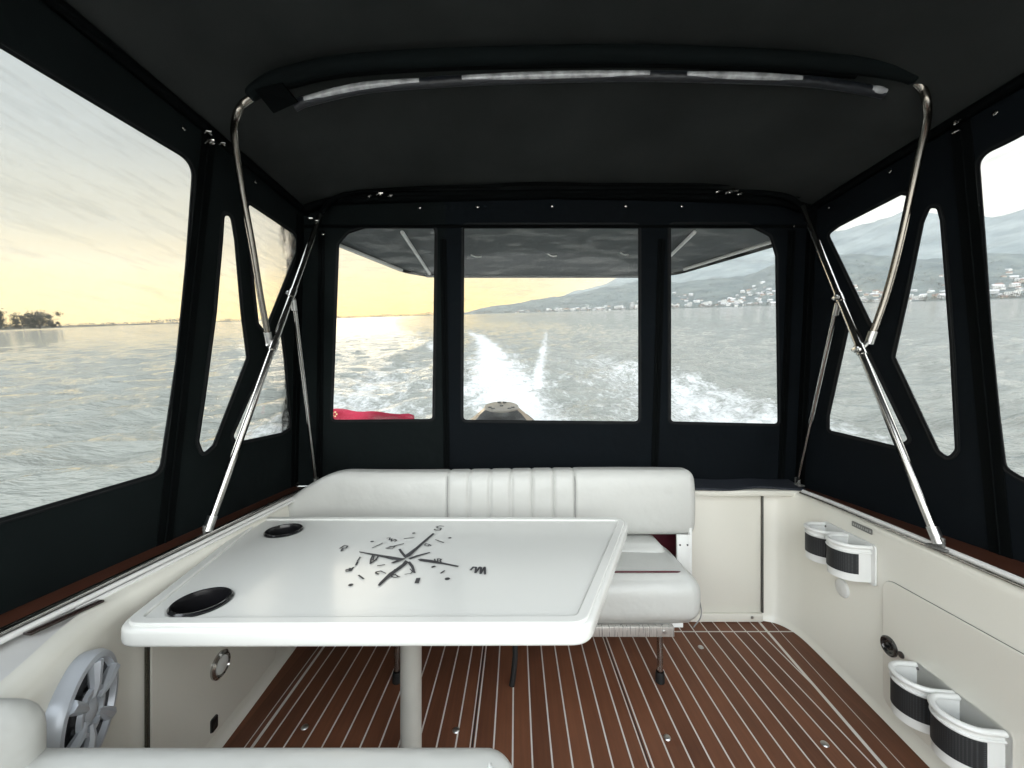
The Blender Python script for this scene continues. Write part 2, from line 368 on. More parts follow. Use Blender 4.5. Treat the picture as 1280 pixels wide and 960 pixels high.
# floor fittings
for u, v in ((876, 809), (1031, 930), (570, 913), (834, 922), (381, 909)):
    p = pz(u, v, ZF); bm = bmesh.new(); lathe(bm, [(0, .005), (.007, .005), (.011, .003), (.013, 0)], (p.x, p.y, ZF), (0, 0, 1), 20)
    obj('deck_stud', bm, STEEL, cock)

# locker door on the right liner
WR = Plane((1.335, 1.0, 0), (.1157, 1, 0), (-1, .1157, 0))       # its y axis comes out as +-z
if WR.y.z < 0: WR = Plane((1.335, 1.0, 0), (-.1157, -1, 0), (-1, .1157, 0))
dp = [WR.uv(1112, 724), WR.uv(1099, 880), None, None]
zt = WR.w(dp[0]).z; Yn = .35
q = [WR.at((1.335+.1157*(1.405-1), 1.405, zt-.005)), WR.at((1.335+.1157*(1.405-1), 1.405, -1.17)), WR.at((1.335+.1157*(Yn-1), Yn, -1.17)), WR.at((1.335+.1157*(Yn-1), Yn, zt+.02))]
out = fillet(q, .045)
dg_ = obj('door_gap', sheet(offset2(out, .004), [], WR.m, .002, z0=.0035), GAP, cock)
door = obj('locker_door', sheet(out, [], WR.m, .008, .003, z0=.005), GEL, cock, label='large locker door in the right side liner')
c = WR.w(WR.uv(1116, 808), .01); bm = bmesh.new()
lathe(bm, [(.034, 0), (.034, .006), (.030, .009), (.024, .008), (.020, .002), (.012, .001), (.011, .006), (0, .007)], c, WR.n, 36); lt = obj('latch', bm, mat('latch_metal', (.12, .12, .12), .25, .9), door)
box(bm := bmesh.new(), c+WR.n*.008, (.012, .004, .02), frame(WR.n), .001); obj('latch_tab', bm, BLACKP, lt)
c = WR.w(WR.uv(1131, 819), .01); lathe(bm := bmesh.new(), [(.011, 0), (.011, .004), (.006, .005), (0, .003)], c, WR.n, 24); obj('keyhole', bm, mat('keyhole_metal', (.15, .15, .15), .3, .9), door)
# left locker door with hinge
WL = Plane((-1.01, 1.05, 0), (.066, -1, 0), (1, .066, 0))
if WL.y.z < 0: WL = Plane((-1.01, 1.05, 0), (-.066, 1, 0), (1, .066, 0))
def wl(Y, z): return WL.at((-1.01-.066*(Y-1.05), Y, z))
ql = fillet([wl(1.03, -.66), wl(1.03, -1.16), wl(1.62, -1.16), wl(1.62, -.66)], .02)
obj('door_gap', sheet(offset2(ql, .003), [], WL.m, .002, z0=.0065), GAP, cock)
ld = obj('locker_door', sheet(ql, [], WL.m, .008, .002, z0=.008), GEL, cock, label='locker door in the left side liner under the table')
for dx, nm, mm, h in ((.0, 'hinge', GREY, .014),):
    bm = bmesh.new(); box(bm, WL.w(wl(1.015, -.92), .010), (.006, .008, .50), Matrix.Rotation(R_(-86), 3, 'Z'), .002)
    obj('hinge', bm, mat('hinge_bronze', (.07, .065, .05), .5, .5, var=.6, vscale=300), ld)
c = WL.w(WL.uv(270, 831), .01); bm = bmesh.new(); lathe(bm, [(.044, 0), (.044, .008), (.036, .014), (.032, .006), (.016, .004), (.014, .012), (0, .014)], c, WL.n, 36); lt = obj('latch', bm, CHROME, ld); lathe(bm := bmesh.new(), [(.030, .004), (.028, .012), (.015, .017), (0, .018)], c, WL.n, 30); obj('latch_knob', bm, WHITE, lt)
c = WL.w(WL.uv(262, 905), .012); bm = bmesh.new(); box(bm, c, (.016, .03, .045), Matrix.Rotation(R_(4), 3, 'Z'), .006); obj('finger_pull', bm, BLACKP, ld)

# nameplate on the right liner
np_ = Plane((1.335, 1.0, 0), WR.x, WR.n); c = WR.uv(1078, 659.5)
q = fillet([c+Vector((a, b)) for a, b in ((-.05, -.010), (.05, -.010), (.05, .010), (-.05, .010))], .004, 3)
pl = obj('nameplate', sheet(q, [], WR.m, .003, .0008, z0=.0025), GREY, None, base=WR.w(c)); tag(pl, 'small grey metal plate fixed to the right liner above the drink pockets', 'nameplate')
bm = bmesh.new()
for i in range(9):
    a = -.041+i*.0102+random.uniform(-.001, .001); w_ = random.uniform(.004, .007)
    addmesh(bm, sheet([c+Vector((a, -.004)), c+Vector((a+w_, -.004)), c+Vector((a+w_, .004)), c+Vector((a, .004))], [c_ for c_ in []], WR.m, .0006, z0=.0045))
obj('engraving', bm, mat('plate_mark', (.42, .42, .4), .5), pl, smooth=False)
# round white cover under the upper pockets
c = WR.w(WR.uv(1053.6, 735), 0); bm = bmesh.new()
lathe(bm, [(.038, 0), (.038, .004), (.034, .008), (.028, .009), (.015, .012), (0, .013)], c, WR.n, 40)
tag(obj('round_cover', bm, WHITE, None, base=c), 'round white domed cover on the right liner just below the upper drink pockets', 'cover plate')

# ---------------------------------------------------------------- drink pockets
def caddy(label, Yc, zt, dY=.28):
    base = Vector((1.335+.1157*(Yc-1), Yc, zt-.15)); t = thing('drink_caddy', label, 'drink caddy', base, 'double drink pockets on the right liner')
    o2 = WR.at(base+Vector((0, 0, .15)))      # centre top in plane coords
    s = 1 if WR.x.y > 0 else -1
    def Q(a, b): return o2+Vector((a*s, b))    # a towards the stern
    obj('back_plate', sheet(fillet([Q(-.14, 0), Q(.14, 0), Q(.14, -.155), Q(-.14, -.155)], .012), [], WR.m, .008, .002, z0=.005), WHITE, t)
    for k, a0 in enumerate((.075, -.062)):
        def loop(wd, dp, n=22):
            # outline of a D shaped pocket: out along one side, round, and back
            L = [(a0-wd, .006), (a0-wd, dp-wd)]
            L += [(a0-wd*math.cos(math.pi*i/n), dp-wd+wd*math.sin(math.pi*i/n)) for i in range(1, n)]
            L += [(a0+wd, dp-wd), (a0+wd, .006)]; return L
        def wall(L0, L1, z0, z1, lo0=1.0, i0=0, i1=None):
            bm = bmesh.new(); A = []
            idx = range(i0, len(L0) if i1 is None else i1)
            for i in idx:
                def W(L, z): q = Q(L[i][0], z); return WR.w(q, L[i][1])
                A.append([bm.verts.new(W(L0, z1)), bm.verts.new(W(L1, z1)), bm.verts.new(W(L1, z0)), bm.verts.new(W(L0, z0))])
            for a, b in zip(A, A[1:]):
                for j in range(4): bm.faces.new((a[j], a[(j+1) % 4], b[(j+1) % 4], b[j]))
            bm.faces.new(A[0]); bm.faces.new(A[-1]); return bm
        cup = obj('pocket', wall(loop(.061, .115), loop(.056, .110), -.148, -.012), WHITE, t)
        L0 = loop(.061, .115); nn = len(L0)
        bm = bmesh.new(); tube(bm, [WR.w(Q(x, -.012), h) for x, h in L0], .0085, 10); obj('rim', bm, WHITE, cup)
        bm = bmesh.new(); tube(bm, [WR.w(Q(x, -.034), h+.0) for x, h in loop(.0625, .1165)], .004, 8); obj('rim', bm, WHITE, cup)
        obj('mesh_panel', wall(loop(.0635, .1175), loop(.0618, .1158), -.118, -.040, 1, 1, nn-1), MESH, cup)
        bt_ = loop(.057, .111); bm = bmesh.new(); bm.faces.new([bm.verts.new(WR.w(Q(x, -.146), h)) for x, h in bt_])
        r = bmesh.ops.extrude_face_region(bm, geom=bm.faces[:]); bmesh.ops.translate(bm, vec=(0, 0, .004), verts=[e for e in r['geom'] if isinstance(e, bmesh.types.BMVert)])
        obj('pocket_floor', bm, WHITE, cup, smooth=False)
    for a, b in ((.128, -.02), (0.006, -.02)):
        lathe(bm := bmesh.new(), [(.005, 0), (.005, .002), (0, .003)], WR.w(Q(a, b), .009), WR.n, 12); obj('screw', bm, GREY, t)
    return t
caddy('white double drink pocket with dark mesh below the small grey plate', 1.582, -.605)
caddy('white double drink pocket with dark mesh mounted on the locker door at the bottom right', 1.142, -.925)

# ---------------------------------------------------------------- speaker at the lower left
A0 = Vector((-.896, .72, 0)); B0 = Vector((-.965, .86, 0))
spn = Vector((B0.y-A0.y, -(B0.x-A0.x), 0)).normalized()
spc = Vector((-.931, .795, -.69)) + spn*.010
sp = thing('speaker', 'round silver speaker with spoked grille set in the left liner beside the seats', 'speaker', spc)
lathe(bm := bmesh.new(), [(.117, -.02), (.117, .006), (.110, .016), (.099, .017), (.093, .006), (.093, -.02)], spc, spn, 64); obj('bezel', bm, SILVER, sp)
lathe(bm := bmesh.new(), [(.094, .007), (.085, .005), (.045, .003), (0, .002)], spc, spn, 48); obj('cone', bm, BLACKP, sp)
lathe(bm := bmesh.new(), [(.048, .010), (.046, .018), (.038, .018), (.036, .008)], spc, spn, 40); obj('inner_ring', bm, SILVER, sp)
lathe(bm := bmesh.new(), [(.026, .004), (.024, .014), (.012, .02), (0, .021)], spc, spn, 32); obj('tweeter', bm, SILVER, sp)
fm = frame(spn)
for k in range(6):
    a = R_(20+60*k); d = fm @ Vector((math.cos(a), math.sin(a), 0)); e = fm @ Vector((math.cos(a+.28), math.sin(a+.28), 0))
    bm = bmesh.new(); tube(bm, [spc+d*.026+spn*.014, spc+d*.05+spn*.016, spc+d*.097+spn*.012], lambda t: .006+.008*t, 8); obj('spoke', bm, SILVER, sp)

# ---------------------------------------------------------------- table
ZT = -.55
tb = thing('dining_table', 'white glossy table with a black compass rose and two drink holders', 'table', (-.335, 1.2, ZF))
def T2(u, v): p = pz(u, v, ZT); return Vector((p.x, p.y))
corners = [T2(138, 785), T2(738, 783), T2(788, 646), T2(321, 645)]
out = fillet(corners, [.07, .07, .07, .06], 10)
cups = [T2(252, 751), T2(355, 662.5)]
def circ(c, r, n=48): return [Vector((c.x+r*math.cos(2*math.pi*i/n), c.y+r*math.sin(2*math.pi*i/n))) for i in range(n)]
inner = offset2(out, -.012)
ttop = obj('tabletop', sheet(inner, [circ(c, .072) for c in cups], Matrix.Translation((0, 0, ZT-.027)), .046, .012), TABLE, tb)
bm = addmesh(bmesh.new(), sheet(offset2(out, -.016), [offset2(out, -.036)], Matrix.Translation((0, 0, ZT-.003)), .010, .0045)); obj('raised_rim', bm, TABLE, ttop)
for c in cups:
    cc = Vector((c.x, c.y, ZT-.004))
    h = obj('drink_holder', lathe(bmesh.new(), [(.058, .0), (.056, -.01), (.054, -.075), (0, -.075)], cc, seg=48), BLACKP, tb)
    obj('rim', lathe(bmesh.new(), [(.066, -.004), (.067, .003), (.063, .007), (.058, .006), (.056, -.004)], cc, seg=48), BLACKP, h)
obj('leg', lathe(bmesh.new(), [(.033, ZT-.05-ZF), (.033, .012), (.036, .008)], (-.335, 1.2, ZF), seg=40), LEG, tb)
obj('base_flange', lathe(bmesh.new(), [(.034, .024), (.05, .016), (.078, .010), (.086, 0)], (-.335, 1.2, ZF), seg=48), LEG, tb)
obj('top_plate', lathe(bmesh.new(), [(.034, -.03), (.07, -.012), (.09, 0)], (-.335, 1.2, ZT-.051), seg=48), LEG, tb)
# compass rose drawn on the top
bm = bmesh.new()
ZI = ZT-.0012
def I(x, y): p = pz(400+x/5.333, 640+y/5.333, ZT); return Vector((p.x, p.y, ZI))
def ipoly(pts): bm.faces.new([bm.verts.new(I(*p)) for p in pts])
def istroke(pts, w=5):
    for a, b in zip(pts, pts[1:]):
        A, B = I(*a), I(*b); d = (B-A);
        if d.length < 1e-6: continue
        n = Vector((-d.y, d.x, 0)).normalized()*w*.00055; e = d.normalized()*w*.0003
        bm.faces.new([bm.verts.new(q) for q in (A+n-e, A-n-e, B-n+e, B+n+e)])
ipoly([(566, 306), (560, 290), (640, 232), (696, 184), (752, 138), (764, 143), (716, 184), (600, 292)])
ipoly([(522, 246), (536, 242), (570, 284), (562, 300), (534, 268)])
ipoly([(260, 260), (390, 280), (520, 300), (572, 308), (545, 320), (480, 314), (410, 298), (262, 266)])
ipoly([(472, 336), (512, 318), (545, 322), (490, 340)])
ipoly([(588, 306), (640, 286), (730, 264), (736, 270), (660, 292), (600, 314)])
ipoly([(650, 314), (672, 308), (740, 316), (800, 330), (928, 356), (918, 364), (820, 346), (690, 328), (668, 324)])
ipoly([(548, 342), (570, 318), (592, 330), (560, 360), (505, 400), (440, 452), (398, 490), (384, 486), (396, 468), (460, 404), (500, 378)])
ipoly([(582, 332), (600, 326), (624, 356), (638, 404), (624, 404), (604, 362)])
for c_, r_ in (((624, 138), 9), ((866, 170), 9), ((347, 194), 9), ((205, 482), 10), ((849, 442), 11)):
    c3 = I(*c_); bm.faces.new([bm.verts.new(c3+Vector((math.cos(a), math.sin(a), 0))*r_*.0007) for a in [i*math.pi/8 for i in range(16)]])
for s, w in (([(347, 237), (417, 205)], 4), ([(560, 175), (627, 167)], 4), ([(770, 182), (825, 202)], 4), ([(240, 350), (250, 330)], 6), ([(248, 326), (268, 297)], 4), ([(258, 418), (290, 442)], 5),
             ([(805, 405), (830, 388)], 5), ([(385, 355), (430, 348)], 5), ([(440, 238), (557, 208)], 5), ([(645, 468), (655, 440)], 11), ([(747, 365), (765, 358)], 7), ([(565, 412), (605, 406)], 3),
             ([(825, 93), (800, 90), (776, 97), (785, 104), (808, 107), (800, 118), (768, 118), (762, 112)], 5),            # S
             ([(1004, 384), (1022, 364), (1040, 366), (1036, 402), (1066, 364), (1074, 368), (1070, 408), (1098, 364), (1100, 412)], 6),   # W
             ([(132, 240), (160, 222), (184, 224), (176, 236), (152, 240), (140, 258), (158, 250)], 5),                   # E worn
             ([(222, 366), (214, 376), (196, 372), (200, 384), (178, 380), (172, 386)], 5), ([(222, 366), (206, 388), (172, 392)], 4),
             ([(446, 172), (468, 168), (460, 184), (480, 176), (474, 192), (500, 180), (510, 186), (498, 196)], 4),       # SE
             ([(696, 218), (706, 208), (730, 214), (722, 224), (700, 222)], 4), ([(730, 214), (740, 222)], 4),
             ([(764, 310), (768, 330), (786, 324), (784, 308)], 4), ([(790, 308), (808, 312), (800, 320), (806, 330), (790, 334)], 4),
             ([(440, 240), (470, 226), (500, 228), (480, 242), (446, 242)], 3),
             ([(352, 286), (340, 310), (336, 342), (350, 330), (372, 316), (390, 290)], 5), ([(360, 290), (352, 318), (378, 318)], 4),
             ([(404, 390), (376, 396), (372, 404), (390, 412)], 5), ([(404, 390), (438, 406)], 4),
             ([(478, 420), (500, 412), (522, 428), (500, 434), (480, 430), (478, 420)], 4), ([(522, 428), (532, 430)], 4),
             ([(600, 376), (616, 394), (604, 408)], 3), ([(497, 380), (535, 372)], 5)):
    istroke(s, w)
bmesh.ops.triangulate(bm, faces=bm.faces)
cr = obj('compass_rose', bm, INK, ttop, smooth=False)
cr['label'] = 'black worn compass rose printed on the white tabletop'

# ---------------------------------------------------------------- stern bench
bn = thing('stern_bench', 'white vinyl bench with channelled backrest across the stern behind the table', 'bench', (-.15, 1.75, ZF))
def backrest():
    bm = bmesh.new(); xs = [-1.175+.002*0+i*(2.045/320) for i in range(321)]; rows = []
    groove = [-.327+.1015*k for k in range(7)]
    for x in xs:
        te = min((x+1.175)/.035, 1); te2 = min((.87-x)/.045, 1); e = math.sqrt(max(1-(1-te)**2, 0))*math.sqrt(max(1-(1-te2)**2, 0)); e = max(e, .02)
        tl = max(0, min(1, (x+1.175)/.36)); top = -.605+(.605-.398)*math.sin(tl*math.pi/2)**1.0
        top += .006*math.sin(x*3)
        if te2 < 1: top -= .03*(1-e)
        bot = -.71; yf = 1.80-.06*max(0, (-.85-x)/.33)**1.5; yb = 1.93
        puff = 0
        d = min(abs(x-g) for g in groove)
        gr = .008*math.exp(-(d/.0065)**2) if -.34 < x < .30 else 0
        inr = .010*(1-min(1, (d/.05))**2)*0 if True else 0
        crown = 0
        if -.327 < x < .283: crown = .006*math.sin(math.pi*(((x+.327) % .1015)/.1015))**.7
        cy, cz = (yf+yb)/2, (top+bot)/2; hy, hz = (yb-yf)/2*(.25+.75*e), (top-bot)/2*(.85+.15*e)
        r = .052; loop = []
        for k in range(40):
            a = 2*math.pi*k/40; ca, sa = math.cos(a), math.sin(a)
            p = 4.2; den = (abs(ca)**p+abs(sa)**p)**(1/p)
            y = cy-hy*ca/den; z = cz+hz*sa/den
            if ca > -.2: y += gr-crown*max(ca, 0)
            if sa > .5: z -= gr*.7
            # soft belly and creases near the end
            y -= .012*max(ca, 0)*math.cos(sa*1.2)
            loop.append(bm.verts.new((x, y, z)))
        rows.append(loop)
    for A, B in zip(rows, rows[1:]):
        for k in range(40): bm.faces.new((A[k], A[(k+1) % 40], B[(k+1) % 40], B[k]))
    bm.faces.new(rows[0]); bm.faces.new(rows[-1][::-1]); return bm
br = obj('backrest', backrest(), VINYL, bn, ang=70)
THREAD = mat('seam_thread', (.3, .3, .29), .7)
for g in (-.327, .283):
    sm = bmesh.new(); tube(sm, [(g, 1.792, -.66), (g, 1.788, -.55), (g, 1.793, -.46), (g, 1.806, -.42)], .0022, 6); obj('seam', sm, THREAD, br)
def cushion(x0, x1, y0, y1, z0, z1, r, puff=.012): return roundbox(bmesh.new(), (x0, y0, z0), (x1, y1, z1), r, 22, puff)
seat = obj('seat_cushion', cushion(-1.0, .765, 1.50, 1.90, -.962, -.765, .075, .02), VINYL, bn, ang=70)
obj('rear_bolster', cushion(-.95, .70, 1.72, 1.90, -.86, -.722, .05, .01), VINYL, bn, ang=70)
bm = bmesh.new(); tube(bm, catmull([(-.9, 1.535, -.758), (0, 1.535, -.751), (.4, 1.54, -.750), (.58, 1.545, -.752), (.66, 1.555, -.757), (.71, 1.58, -.772)], 8), .0038, 8); obj('piping', bm, BURG, seat)
bm = bmesh.new(); tube(bm, catmull([(.70, 1.60, -.776), (.745, 1.59, -.81), (.752, 1.545, -.86), (.742, 1.508, -.91), (.71, 1.505, -.955)], 8), .0025, 8); obj('seam', bm, mat('seam_grey', (.2, .2, .19), .8), seat)  # grey seam line down the cushion end
rl = obj('front_rail', box(bmesh.new(), (-.12, 1.528, -.982), (1.52, .02, .042), None, .003), mat('brushed_aluminium', (.62, .61, .58), .3, .7, var=.10, vscale=30, stretch=(8, 1, .3)), bn)
lathe(bm := bmesh.new(), [(.007, 0), (.007, .003), (0, .004)], (.60, 1.517, -.982), (0, -1, 0), 16); obj('screw', bm, STEEL, rl)
obj('seat_board', box(bmesh.new(), (-.12, 1.72, -.975), (1.62, .34, .02), None, .003), WHITE, bn)
obj('back_board', box(bmesh.new(), (-.10, 1.945, -.80), (1.85, .02, .45), None, .003), BURG, bn)
bk = obj('end_bracket', box(bmesh.new(), (.80, 1.80, -.79), (.062, .012, .185), None, .002), WHITE, bn)
obj('end_panel', box(bmesh.new(), (.835, 1.87, -.79), (.012, .15, .25), None, .002), WHITE, bn)
for dx in (-.018, .018): lathe(bm := bmesh.new(), [(.004, 0), (.004, .002), (0, .003)], (.80+dx, 1.794, -.745), (0, -1, 0), 12); obj('screw', bm, BLACKP, bk)
for x, y in ((.605, 1.58), (-.50, 1.58)):
    l = obj('leg', lathe(bmesh.new(), [(.0125, .25), (.0125, .02)], (x, y, ZF), seg=20), CHROME, bn)
    obj('rubber_foot', lathe(bmesh.new(), [(.016, .045), (.018, .03), (.019, 0)], (x, y, ZF), seg=20), BLACKR, l)
bm = bmesh.new(); tube(bm, [(-.005, 1.6, -.99), (-.003, 1.58, -1.12), (-.012, 1.56, -1.20), (-.018, 1.555, -1.228)], .012, 10); obj('support_stay', bm, BLACKR, bn)

# ---------------------------------------------------------------- seats in the foreground
s1 = thing('seat_back', 'white vinyl seat back along the bottom edge of the photo, nearest to the table', 'seat', (-.36, .52, ZF))
c1 = obj('cushion', roundbox(bmesh.new(), (-.86, .46, -1.0), (.003, .625, -.568), .05, 24), VINYL, s1, ang=70)
bm = bmesh.new(); tube(bm, catmull([(-.06, .60, -.62), (-.045, .585, -.578), (-.03, .53, -.566), (-.025, .47, -.575)], 6), .0035, 8); obj('piping', bm, WHITE, c1)
obj('seat_base', box(bmesh.new(), (-.42, .5, -1.115), (.7, .14, .23), None, .02), GEL, s1)
s2 = thing('helm_seat', 'white vinyl seat corner at the lower left, in front of the speaker', 'seat', (-.88, .5, ZF))
obj('cushion', roundbox(bmesh.new(), (-1.1, .38, -.95), (-.735, .62, -.478), .06, 22), VINYL, s2, ang=70)
obj('seat_base', box(bmesh.new(), (-.88, .47, -1.09), (.22, .16, .28), None, .02), GEL, s2)

# ---------------------------------------------------------------- canvas enclosure
XL0, ZL0, XL1, ZL1 = -1.19, -.53, -1.09, .915
XR0, ZR0, XR1, ZR1 = 1.52, -.53, 1.50, .915
YR0, YR1 = 2.05, 1.93
def mk(p0, xdir, n):
    P = Plane(p0, xdir, n); return P
dl = Vector((XL1-XL0, 0, ZL1-ZL0)); nl = Vector((dl.z, 0, -dl.x))          # points inwards (+x)
PL = Plane((XL0, 0, ZL0), (0, 1, 0), nl)
dr = Vector((XR1-XR0, 0, ZR1-ZR0)); nr = Vector((-dr.z, 0, dr.x))
PR = Plane((XR0, 0, ZR0), (0, -1, 0), nr)
db = Vector((0, YR1-YR0, ZL1-ZL0)); nb = Vector((0, -db.z, db.y))
PB = Plane((0, YR0, ZL0), (1, 0, 0), nb)
def pol(P, pts): return [P.uv(*p) for p in pts]
def curtain(name, label, P, outer, wins, base, material, zips=(), snaps=(), group='clear windowed curtains of the boat cover', hems=True):
    t = thing(name, label, 'canvas curtain', base, group)
    holes = [w for w in wins]
    obj('canvas_panel', sheet(outer, holes, P.m, .004, 0), material, t, smooth=False)
    for w in wins:
        pn = obj('window_pane', sheet(w, [], P.m, .0010), PANE, t, smooth=False)
        obj('window_binding', sheet(offset2(w, .013), [offset2(w, -.0015)], P.m, .003, .001, z0=.0035), TRIM, pn)
        obj('stitching', sheet(offset2(w, .0085), [offset2(w, .0068)], P.m, .0008, z0=.0052), STITCH, pn, smooth=False)
    for a, b, wd in zips:
        d = (b-a).normalized(); n = Vector((-d.y, d.x))*wd/2
        z = obj('zip', sheet([a-n, a+n, b+n, b-n], [], P.m, .004, .001, z0=.004), ZIP, t)
        bm = bmesh.new(); A = P.w(a, .0065); B = P.w(b, .0065)
        tube(bm, [A, A.lerp(B, .33), A.lerp(B, .66), B], .0035, 6); obj('zip_teeth', bm, ZIP, z)
    for u, v in snaps:
        c = P.w(P.uv(u, v), .003); lathe(bm := bmesh.new(), [(.0075, 0), (.0075, .003), (.005, .005), (0, .0055)], c, P.n, 16); obj('snap', bm, CHROME, t)
    return t
yl = lambda Y, k: PL.at((XL0+(XL1-XL0)*k, Y, ZL0+(ZL1-ZL0)*k))
yr = lambda Y, k: PR.at((XR0+(XR1-XR0)*k, Y, ZR0+(ZR1-ZR0)*k))
yb = lambda x, k: PB.at((x, YR0+(YR1-YR0)*k, ZL0+(ZL1-ZL0)*k))
# left side, front panel; the seam to the next panel runs (262,175)-(213,690)
sT = PL.uv(263, 172); sB = PL.uv(206, 700); sd = (sB-sT)
sT = sT+(sT-sB)*.0; 
def clipk(a, b, k):   # point on line a-b at height fraction k of the panel
    ya, yb_ = a.y, b.y; H = (PL.at((XL1, 0, ZL1))-PL.at((XL0, 0, ZL0))).length; t = (k*H-ya)/(yb_-ya); return a+(b-a)*t
eT, eB = clipk(sT, sB, 1), clipk(sT, sB, 0)
big = fillet(pol(PL, [(-700, -374), (0, 60), (241, 204), (232, 330), (220, 450), (199, 590), (0, 648), (-700, 838)]), [.03, .5, .05, .5, .5, .035, .5, .03])
curtain('side_curtain', 'dark canvas curtain on the left side with one very large clear window', PL, [yl(.02, 0), eB, eT, yl(.02, 1)], [big], PL.w(yl(.6, 0)), CANVAS,
        zips=[(eB+Vector((-.012, 0)), eT+Vector((-.012, -.02)), .055)], snaps=[(228, 160)])
wA = fillet(pol(PL, [(279, 268), (288, 270), (293, 300), (301, 392), (308, 447), (266, 556), (253, 568), (247, 552), (255, 498), (269, 392), (277, 300)]), .02, 4)
wB = fillet(pol(PL, [(309, 254), (366, 292), (374, 304), (338, 394), (330, 414), (322, 404), (315, 340)]), .015, 4)
wC = fillet(pol(PL, [(350, 412), (355, 450), (362, 534), (352, 541), (294, 553), (290, 545), (335, 444)]), .015, 4)
curtain('side_curtain', 'dark canvas curtain at the left stern corner with three angular windows', PL, [eB, yl(2.056, 0), yl(1.938, 1), eT], [wA, wB, wC], PL.w(yl(1.6, 0)), CANVAS,
        zips=[(yl(2.01, 0), yl(1.9, .97), .06)], snaps=[(318, 227), (389, 288)])
sT = PR.uv(1196, 152); sB = PR.uv(1247, 700)
eT, eB = clipk(sT, sB, 1), clipk(sT, sB, 0)
bigR = fillet(pol(PR, [(2000, -290), (1280, 170), (1224, 196), (1232, 300), (1240, 420), (1250, 520), (1258, 584), (1280, 598), (2000, 838)]), [.03, .5, .035, .5, .5, .5, .03, .5, .03])
H = yr(0, 1)
curtain('side_curtain', 'dark canvas curtain at the right edge with a large clear window onto the hills', PR, [yr(.02, 0), eB, eT, yr(.02, 1)], [bigR], PR.w(yr(.6, 0)), CANVASN,
        zips=[(eB+Vector((.012, 0)), eT+Vector((.012, 0)), .055)], snaps=[(1246, 141)])
wA = fillet(pol(PR, [(1163, 259), (1173, 260), (1177, 275), (1181, 324), (1189, 428), (1196, 562), (1187, 573), (1174, 563), (1119, 446), (1137, 366), (1155, 278)]), .02, 4)
wB = fillet(pol(PR, [(1036, 293), (1050, 283), (1128, 243), (1138, 245), (1132, 275), (1100, 403), (1090, 405)]), .015, 4)
wC = fillet(pol(PR, [(1062, 407), (1070, 411), (1137, 550), (1122, 558), (1037, 538), (1037, 520)]), .015, 4)
curtain('side_curtain', 'dark canvas curtain at the right stern corner with three angular windows', PR, [eB, yr(2.056, 0), yr(1.938, 1), eT], [wA, wB, wC], PR.w(yr(1.6, 0)), CANVASN,
        zips=[(yr(2.01, 0), yr(1.9, .97), .06)], snaps=[(1114, 214), (1037, 260)])
# stern
def xz(u): return PB.uv(u, 560).x
x1, x2 = xz(561), xz(816)
bt = lambda x, k: Vector((yb(x, k).x, yb(x, k).y))
def roofz(x, Y):
    s = (x-XL1)/(XR1-XL1); q = abs(2*s-1)
    rise = .215 if Y < 1.25 else .215-(.215-.10)*((Y-1.25)/.68)**.8
    rise += .0-.012*math.sin(max(0, min(1, (Y-1.25)/.68))*math.pi)
    if Y < 1.25: rise -= .018*abs(math.sin((1.25-Y)*math.pi/.9))
    return .915+rise*(1-q**4)
def arc(xa, xb): return [bt(xa+(xb-xa)*i/16, (roofz(min(max(xa+(xb-xa)*i/16, XL1), XR1), 1.925)-.003-ZL0)/(ZL1-ZL0)) for i in range(17)]
kb = .002
wl_ = fillet(pol(PB, [(424, 306), (436, 292), (458, 285), (544, 284), (541, 524), (416, 525)]), [.02, .03, .03, .025, .02, .02], 4)
wm_ = fillet(pol(PB, [(580, 282), (798, 282), (798, 527), (579, 525)]), .022, 4)
wr_ = fillet(pol(PB, [(838, 281), (932, 281), (962, 296), (969, 320), (972, 530), (838, 527)]), [.02, .05, .03, .05, .02, .02], 4)
curtain('stern_curtain', 'dark canvas stern curtain, left panel, its window showing the red flag', PB, [bt(XL0-.002, kb), bt(x1, kb)]+arc(x1, XL1-.002), [wl_], PB.w(bt(-.8, 0)), CANVAS,
        zips=[(bt(-1.07, .03), bt(-1.0, .93), .032), (bt(x1-.012, .03), bt(x1-.012, .90), .032)], snaps=[(525, 260), (404, 293)])
curtain('stern_curtain', 'dark canvas stern curtain, middle panel with a square window onto the wake', PB, [bt(x1, kb), bt(x2, kb)]+arc(x2, x1), [wm_], PB.w(bt(.2, 0)), CANVASN,
        zips=[], snaps=[(597, 259), (690, 258), (782, 258)])
curtain('stern_curtain', 'dark canvas stern curtain, right panel, its window showing the shore town', PB, [bt(x2, kb), bt(XR0+.002, kb)]+arc(XR1+.002, x2), [wr_], PB.w(bt(1.1, 0)), CANVASN,
        zips=[(bt(x2+.012, .03), bt(x2+.012, .90), .036), (bt(1.44, .03), bt(1.42, .93), .034)], snaps=[(852, 258), (992, 283)])
